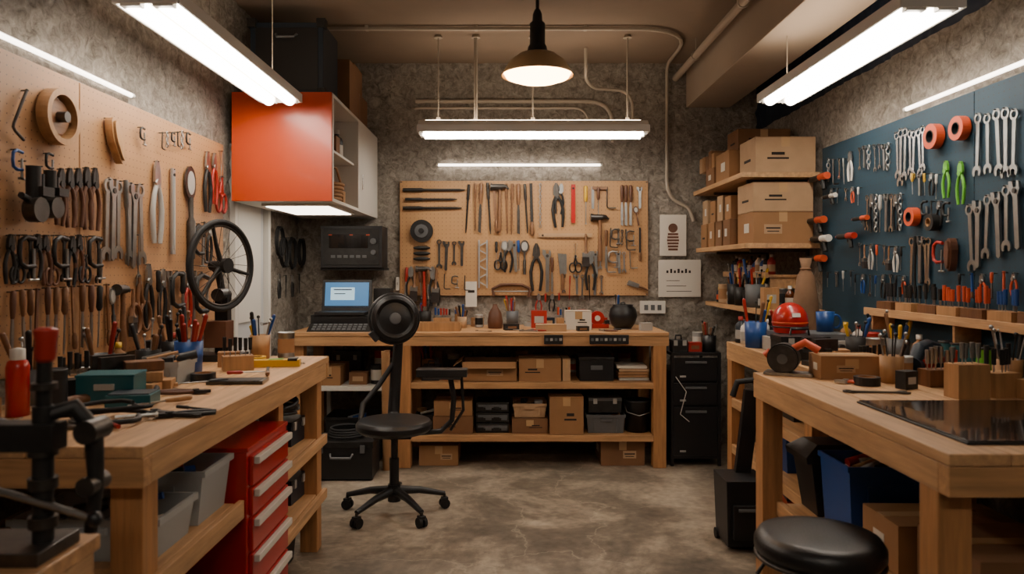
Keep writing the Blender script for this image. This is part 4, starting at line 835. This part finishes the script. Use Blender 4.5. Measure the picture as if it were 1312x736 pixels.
b = MB('kraft_paper_roll'); b.cyl((-.79, 4.87, .002), (-.8, 4.87, .78), .028, 'card', n=18); b.ring(-.79, 4.87, .02, .012, .78, .785, 'card2'); b.build()

b = MB('drawer_cabinet'); x0, x1, y0, y1 = 1.095, 1.43, 4.96, 5.45
for x in (x0, x1-.02):
    for y in (y0, y1-.02): b.bx(x, x+.02, y, y+.02, 0, .76, 'black')
b.bx(x0, x1, y0, y1, .74, .76, 'black'); b.bx(x0, x1, y0, y1, .05, .07, 'black'); b.bx(x0+.02, x1-.02, y0+.02, y1-.02, .07, .62, 'iron')
for a, c in ((.07, .4), (.41, .56), (.57, .73)):
    b.bx(x0+.022, x1-.022, y0+.003, y0+.02, a, c-.005, 'black'); b.box(((x0+x1)/2, y0-.003, c-.035), (.14, .012, .014), 'grey'); b.box((x0+.08, y0+.001, a+.03), (.04, .004, .012), 'lgrey')
b.tube([(x0+.03, y0-.008, .6), (x0+.1, y0-.01, .5), (x0+.06, y0-.01, .35), (x0+.12, y0-.01, .3)], .003, 'white'); b.build(.004)
for i, (x, y) in enumerate(((1.16, 5.03), (1.27, 5.04), (1.37, 5.03), (1.2, 5.16), (1.33, 5.17))): put(['case', 'sbox', 'jar', 'sbox', 'can'][i], x, y, .76, **({'w': .1, 'd': .1, 'h': .08} if i == 0 else {}))

def bk(px): return bx_(px, 5.1)
b = MB('wooden_tray'); b.M = TR(bk(563), 5.05, .901); b.box((0, 0, .004), (.3, .12, .008), 'beech')
for s in (-1, 1): b.box((0, s*.056, .03), (.3, .008, .055), 'beech'); b.box((s*.146, 0, .03), (.008, .104, .055), 'beech')
for i in range(8): b.box((-.12+.033*i, 0, .035), (.02, .08, .02), R.choice(['iron', 'dwood', 'steel', 'red']), rz=R.random())
b.build(.001)
b = MB('leather_mallet'); b.M = TR(bk(634), 5.25, .901); b.lathe([(.0001, 0), (.05, 0), (.055, .05), (.045, .11), (.02, .15), (.015, .17)], 'brown', 20); b.build()
put('sbox', bk(692), 5.3, .9, w=.11, h=.12, m='red'); carton(bk(686), bk(724), 4.97, 5.08, .9, .045, 'card3', label=False); carton(bk(725), bk(758), 5.1, 5.25, .9, .13, 'paper', name='parts_box'); put('jar', bk(590), 5.3, .9, m='card3', h=.08); put('can', bk(612), 5.35, .9, h=.09)
b = MB('black_crock'); b.M = TR(bk(801), 5.2, .901); b.lathe([(.0001, 0), (.055, 0), (.085, .04), (.1, .09), (.09, .14), (.07, .16), (.075, .17), (.065, .17), (.06, .15), (.0001, .15)], 'black', 28); b.sph((0, 0, .17), .02, 'iron'); b.build()
b = MB('red_tape_dispenser'); b.M = TR(bk(773), 5.28, .901); b.box((0, 0, .015), (.12, .06, .03), 'redp'); b.cyl((-.02, -.02, .07), (-.02, .02, .07), .05, 'redp', n=24); b.cyl((-.02, -.024, .07), (-.02, -.02, .07), .02, 'white', n=16); b.box((.05, 0, .04), (.03, .05, .03), 'iron'); b.build(.003)
kk = ['jar', 'block', 'can', 'sbox', 'bottle', 'jar', 'tape', 'sbox', 'block', 'can', 'sbox', 'jar']
for i in range(12):
    px = 537+i*24
    if i in (4,): continue
    put(kk[i], bk(px), 5.45+.02*R.random(), .9, R.uniform(-.3, .3))
put('sbox', bk(655), 5.1, .9, .2, w=.1, h=.04, m='iron'); put('sbox', bk(745), 5.02, .9, .1, w=.08, h=.03, m='iron'); put('sbox', bk(826), 5.06, .9, .1, w=.08, h=.05, m='lgrey')
for px, k in ((648, 'screw'), (666, 'adj'), (765, 'pliers'), (783, 'screw'), (610, 'spanner'), (675, 'pliers')): lay(k, bk(px), 5.0, R.uniform(1, 2), .13, g=R.choice(['red', 'iron', 'brown']))
for px0, px1 in ((697, 721), (755, 805)):
    b = MB('power_strip'); x0, x1 = (px0-650)/193.5, (px1-650)/193.5
    b.bx(x0, x1, 4.885, 4.9055, .825, .885, 'black'); n = int((x1-x0)/.03)
    for i in range(n): b.box((x0+.018+i*.03, 4.884, .855), (.018, .003, .018), 'lgrey' if i % 2 else 'grey')
    b.build(.002)
b = MB('outlet_panel'); b.bx(1.0, 1.19, YB-.02, YB-.001, .985, 1.08, 'white')
for i in range(3): b.bx(1.03+.05*i, 1.06+.05*i, YB-.022, YB-.02, 1.01, 1.05, 'grey')
b.build(.002)
b = MB('poster'); b.bx(1.15, 1.35, YB-.006, YB-.002, 1.42, 1.73, 'paper'); b.cyl((1.25, YB-.0075, 1.63), (1.25, YB-.006, 1.63), .035, 'brown', n=20)
for i in range(6): w_ = .045-.003*abs(i-3); b.bx(1.25-w_, 1.25+w_, YB-.008, YB-.006, 1.46+i*.023, 1.476+i*.023, 'brown')
b.build()
b = MB('poster'); b.bx(1.14, 1.46, YB-.006, YB-.002, 1.11, 1.39, 'paper')
for i in range(7): b.bx(1.2+.028*i, 1.216+.028*i, YB-.007, YB-.006, 1.29, 1.31+.012*(i % 2), 'ink')
for i, t in enumerate((.7, .5, .25)): b.bx(1.2, 1.2+.2*t+.05, YB-.007, YB-.006, 1.15+i*.04, 1.154+i*.04, 'ink')
b.build()

# computer corner
b = MB('audio_receiver'); b.M = TR(-1.13, 5.2, .901); b.box((0, 0, .055), (.42, .3, .1), 'iron'); b.box((0, -.152, .07), (.38, .004, .04), 'black')
for i in range(9): b.box((-.16+.04*i, -.155, .035), (.025, .006, .012), 'lgrey')
b.add([(-.21, -.26, .003), (.21, -.26, .003), (.21, -.15, .05), (-.21, -.15, .05), (-.21, -.26, 0), (.21, -.26, 0), (.21, -.15, 0), (-.21, -.15, 0)], [(0, 1, 2, 3), (0, 4, 5, 1), (1, 5, 6, 2), (3, 7, 4, 0)], 'iron')
for j in range(3):
    for i in range(11): b.box((-.17+.034*i, -.235+.03*j, .016+.0128*j), (.024, .02, .006), 'grey', rx=.4)
b.build(.003)
b = MB('laptop'); b.M = TR(-1.14, 5.14, 1.008); b.box((0, 0, .009), (.34, .22, .018), 'iron'); b.box((0, -.02, .019), (.29, .11, .002), 'black')
o = b.M; b.M = o @ Matrix.Translation((0, .11, .018)) @ Matrix.Rotation(-.18, 4, 'X'); b.box((0, .006, .11), (.35, .012, .22), 'black'); b.box((0, -.0015, .112), (.31, .002, .18), 'screen'); b.box((-.03, -.003, .12), (.17, .001, .09), 'screenw'); b.box((-.03, -.004, .15), (.13, .001, .008), 'ink'); b.box((-.05, -.004, .12), (.08, .001, .006), 'ink'); b.box((0, -.003, .028), (.31, .001, .012), 'navy'); b.M = o; b.build(.002)
b = MB('rack_radio_unit'); b.M = TR(-1.12, 5.45, 1.32); b.box((0, 0, .16), (.44, .25, .3), 'black'); b.box((0, -.128, .16), (.4, .006, .26), 'iron'); b.box((-.02, -.132, .2), (.28, .004, .1), 'glassb')
for i in range(6): b.box((-.13+.045*i, -.133, .09), (.03, .006, .02), 'grey')
b.cyl((.16, -.13, .2), (.16, -.15, .2), .022, 'grey'); b.cyl((.16, -.13, .12), (.16, -.15, .12), .018, 'grey')
for x in (-.15, 0, .12): b.box((x, -.133, .245), (.025, .003, .008), 'orange')
b.box((0, .02, 0), (.46, .23, .018), 'iron'); b.build(.004)
b = MB('speaker'); b.M = TR(-.9, 5.4, .901); b.box((0, 0, .14), (.12, .16, .28), 'iron'); b.cyl((0, -.081, .09), (0, -.087, .09), .04, 'black', n=20); b.cyl((0, -.081, .2), (0, -.087, .2), .025, 'black', n=20); b.build(.003)

# items on and in the cabinet
b = MB('black_amp_case'); b.M = TR(-1.27, 4.45, 2.311); b.box((0, 0, .22), (.42, .36, .42), 'navy'); b.box((0, -.182, .22), (.36, .004, .36), 'black')
for x in (-.2, .2):
    for z in (.02, .42): b.box((x, -.17, z+.005), (.05, .06, .05), 'iron')
b.tube([(-.06, -.19, .36), (-.05, -.21, .34), (.05, -.21, .34), (.06, -.19, .36)], .008, 'grey'); b.build(.004)
carton(-1.28, -1.0, 4.7, 5.0, 2.31, .34, 'card2'); carton(-1.3, -1.02, 5.05, 5.4, 2.31, .22, 'dwood', name='wooden_crate', label=False); carton(-1.28, -1.05, 5.07, 5.36, 2.532, .2, 'card2')
b = MB('wicker_basket'); b.M = TR(-1.13, 4.6, 1.721)
for i in range(6): b.torus((0, 0, .012+i*.022), .09+.004*i, .011, 'card', n=22)
b.lathe([(.0001, .003), (.09, .003)], 'card', 20); b.tube([(-.1, 0, .12), (-.07, 0, .22), (0, 0, .26), (.07, 0, .22), (.1, 0, .12)], .008, 'card'); b.build()
put('bottle', -1.08, 4.4, 1.72, h=.2, m='card3'); put('sbox', -1.1, 4.8, 1.72, h=.1, m='card'); put('jar', -1.1, 4.35, 2.016, h=.12); put('sbox', -1.12, 4.6, 2.016, w=.14, h=.12, m='card2'); put('bottle', -1.1, 4.78, 2.016, h=.2)
b = MB('light_switch'); b.bx(-.84, -.815, YB-.012, YB-.001, 1.16, 1.26, 'white'); b.box((-.8275, YB-.014, 1.21), (.01, .006, .02), 'lgrey'); b.build(.001)

# ------------------------------------------------------------------ world and camera
w = bpy.data.worlds.new('World'); bpy.context.scene.world = w; w.use_nodes = True
w.node_tree.nodes['Background'].inputs[0].default_value = (.9, .75, .6, 1); w.node_tree.nodes['Background'].inputs[1].default_value = .02
cd = bpy.data.cameras.new('camera'); cam = bpy.data.objects.new('camera', cd); bpy.context.scene.collection.objects.link(cam)
cam.location = (0, 0, EYE); cam.rotation_euler = (pi/2, 0, 0); cd.sensor_width = 36; cd.lens = 950/1312*36
cd.shift_x = 6/1312; cd.shift_y = -23/1312; cd.clip_start = .05
cd.dof.use_dof = True; cd.dof.focus_distance = 4.4; cd.dof.aperture_fstop = 3.2
bpy.context.scene.camera = cam
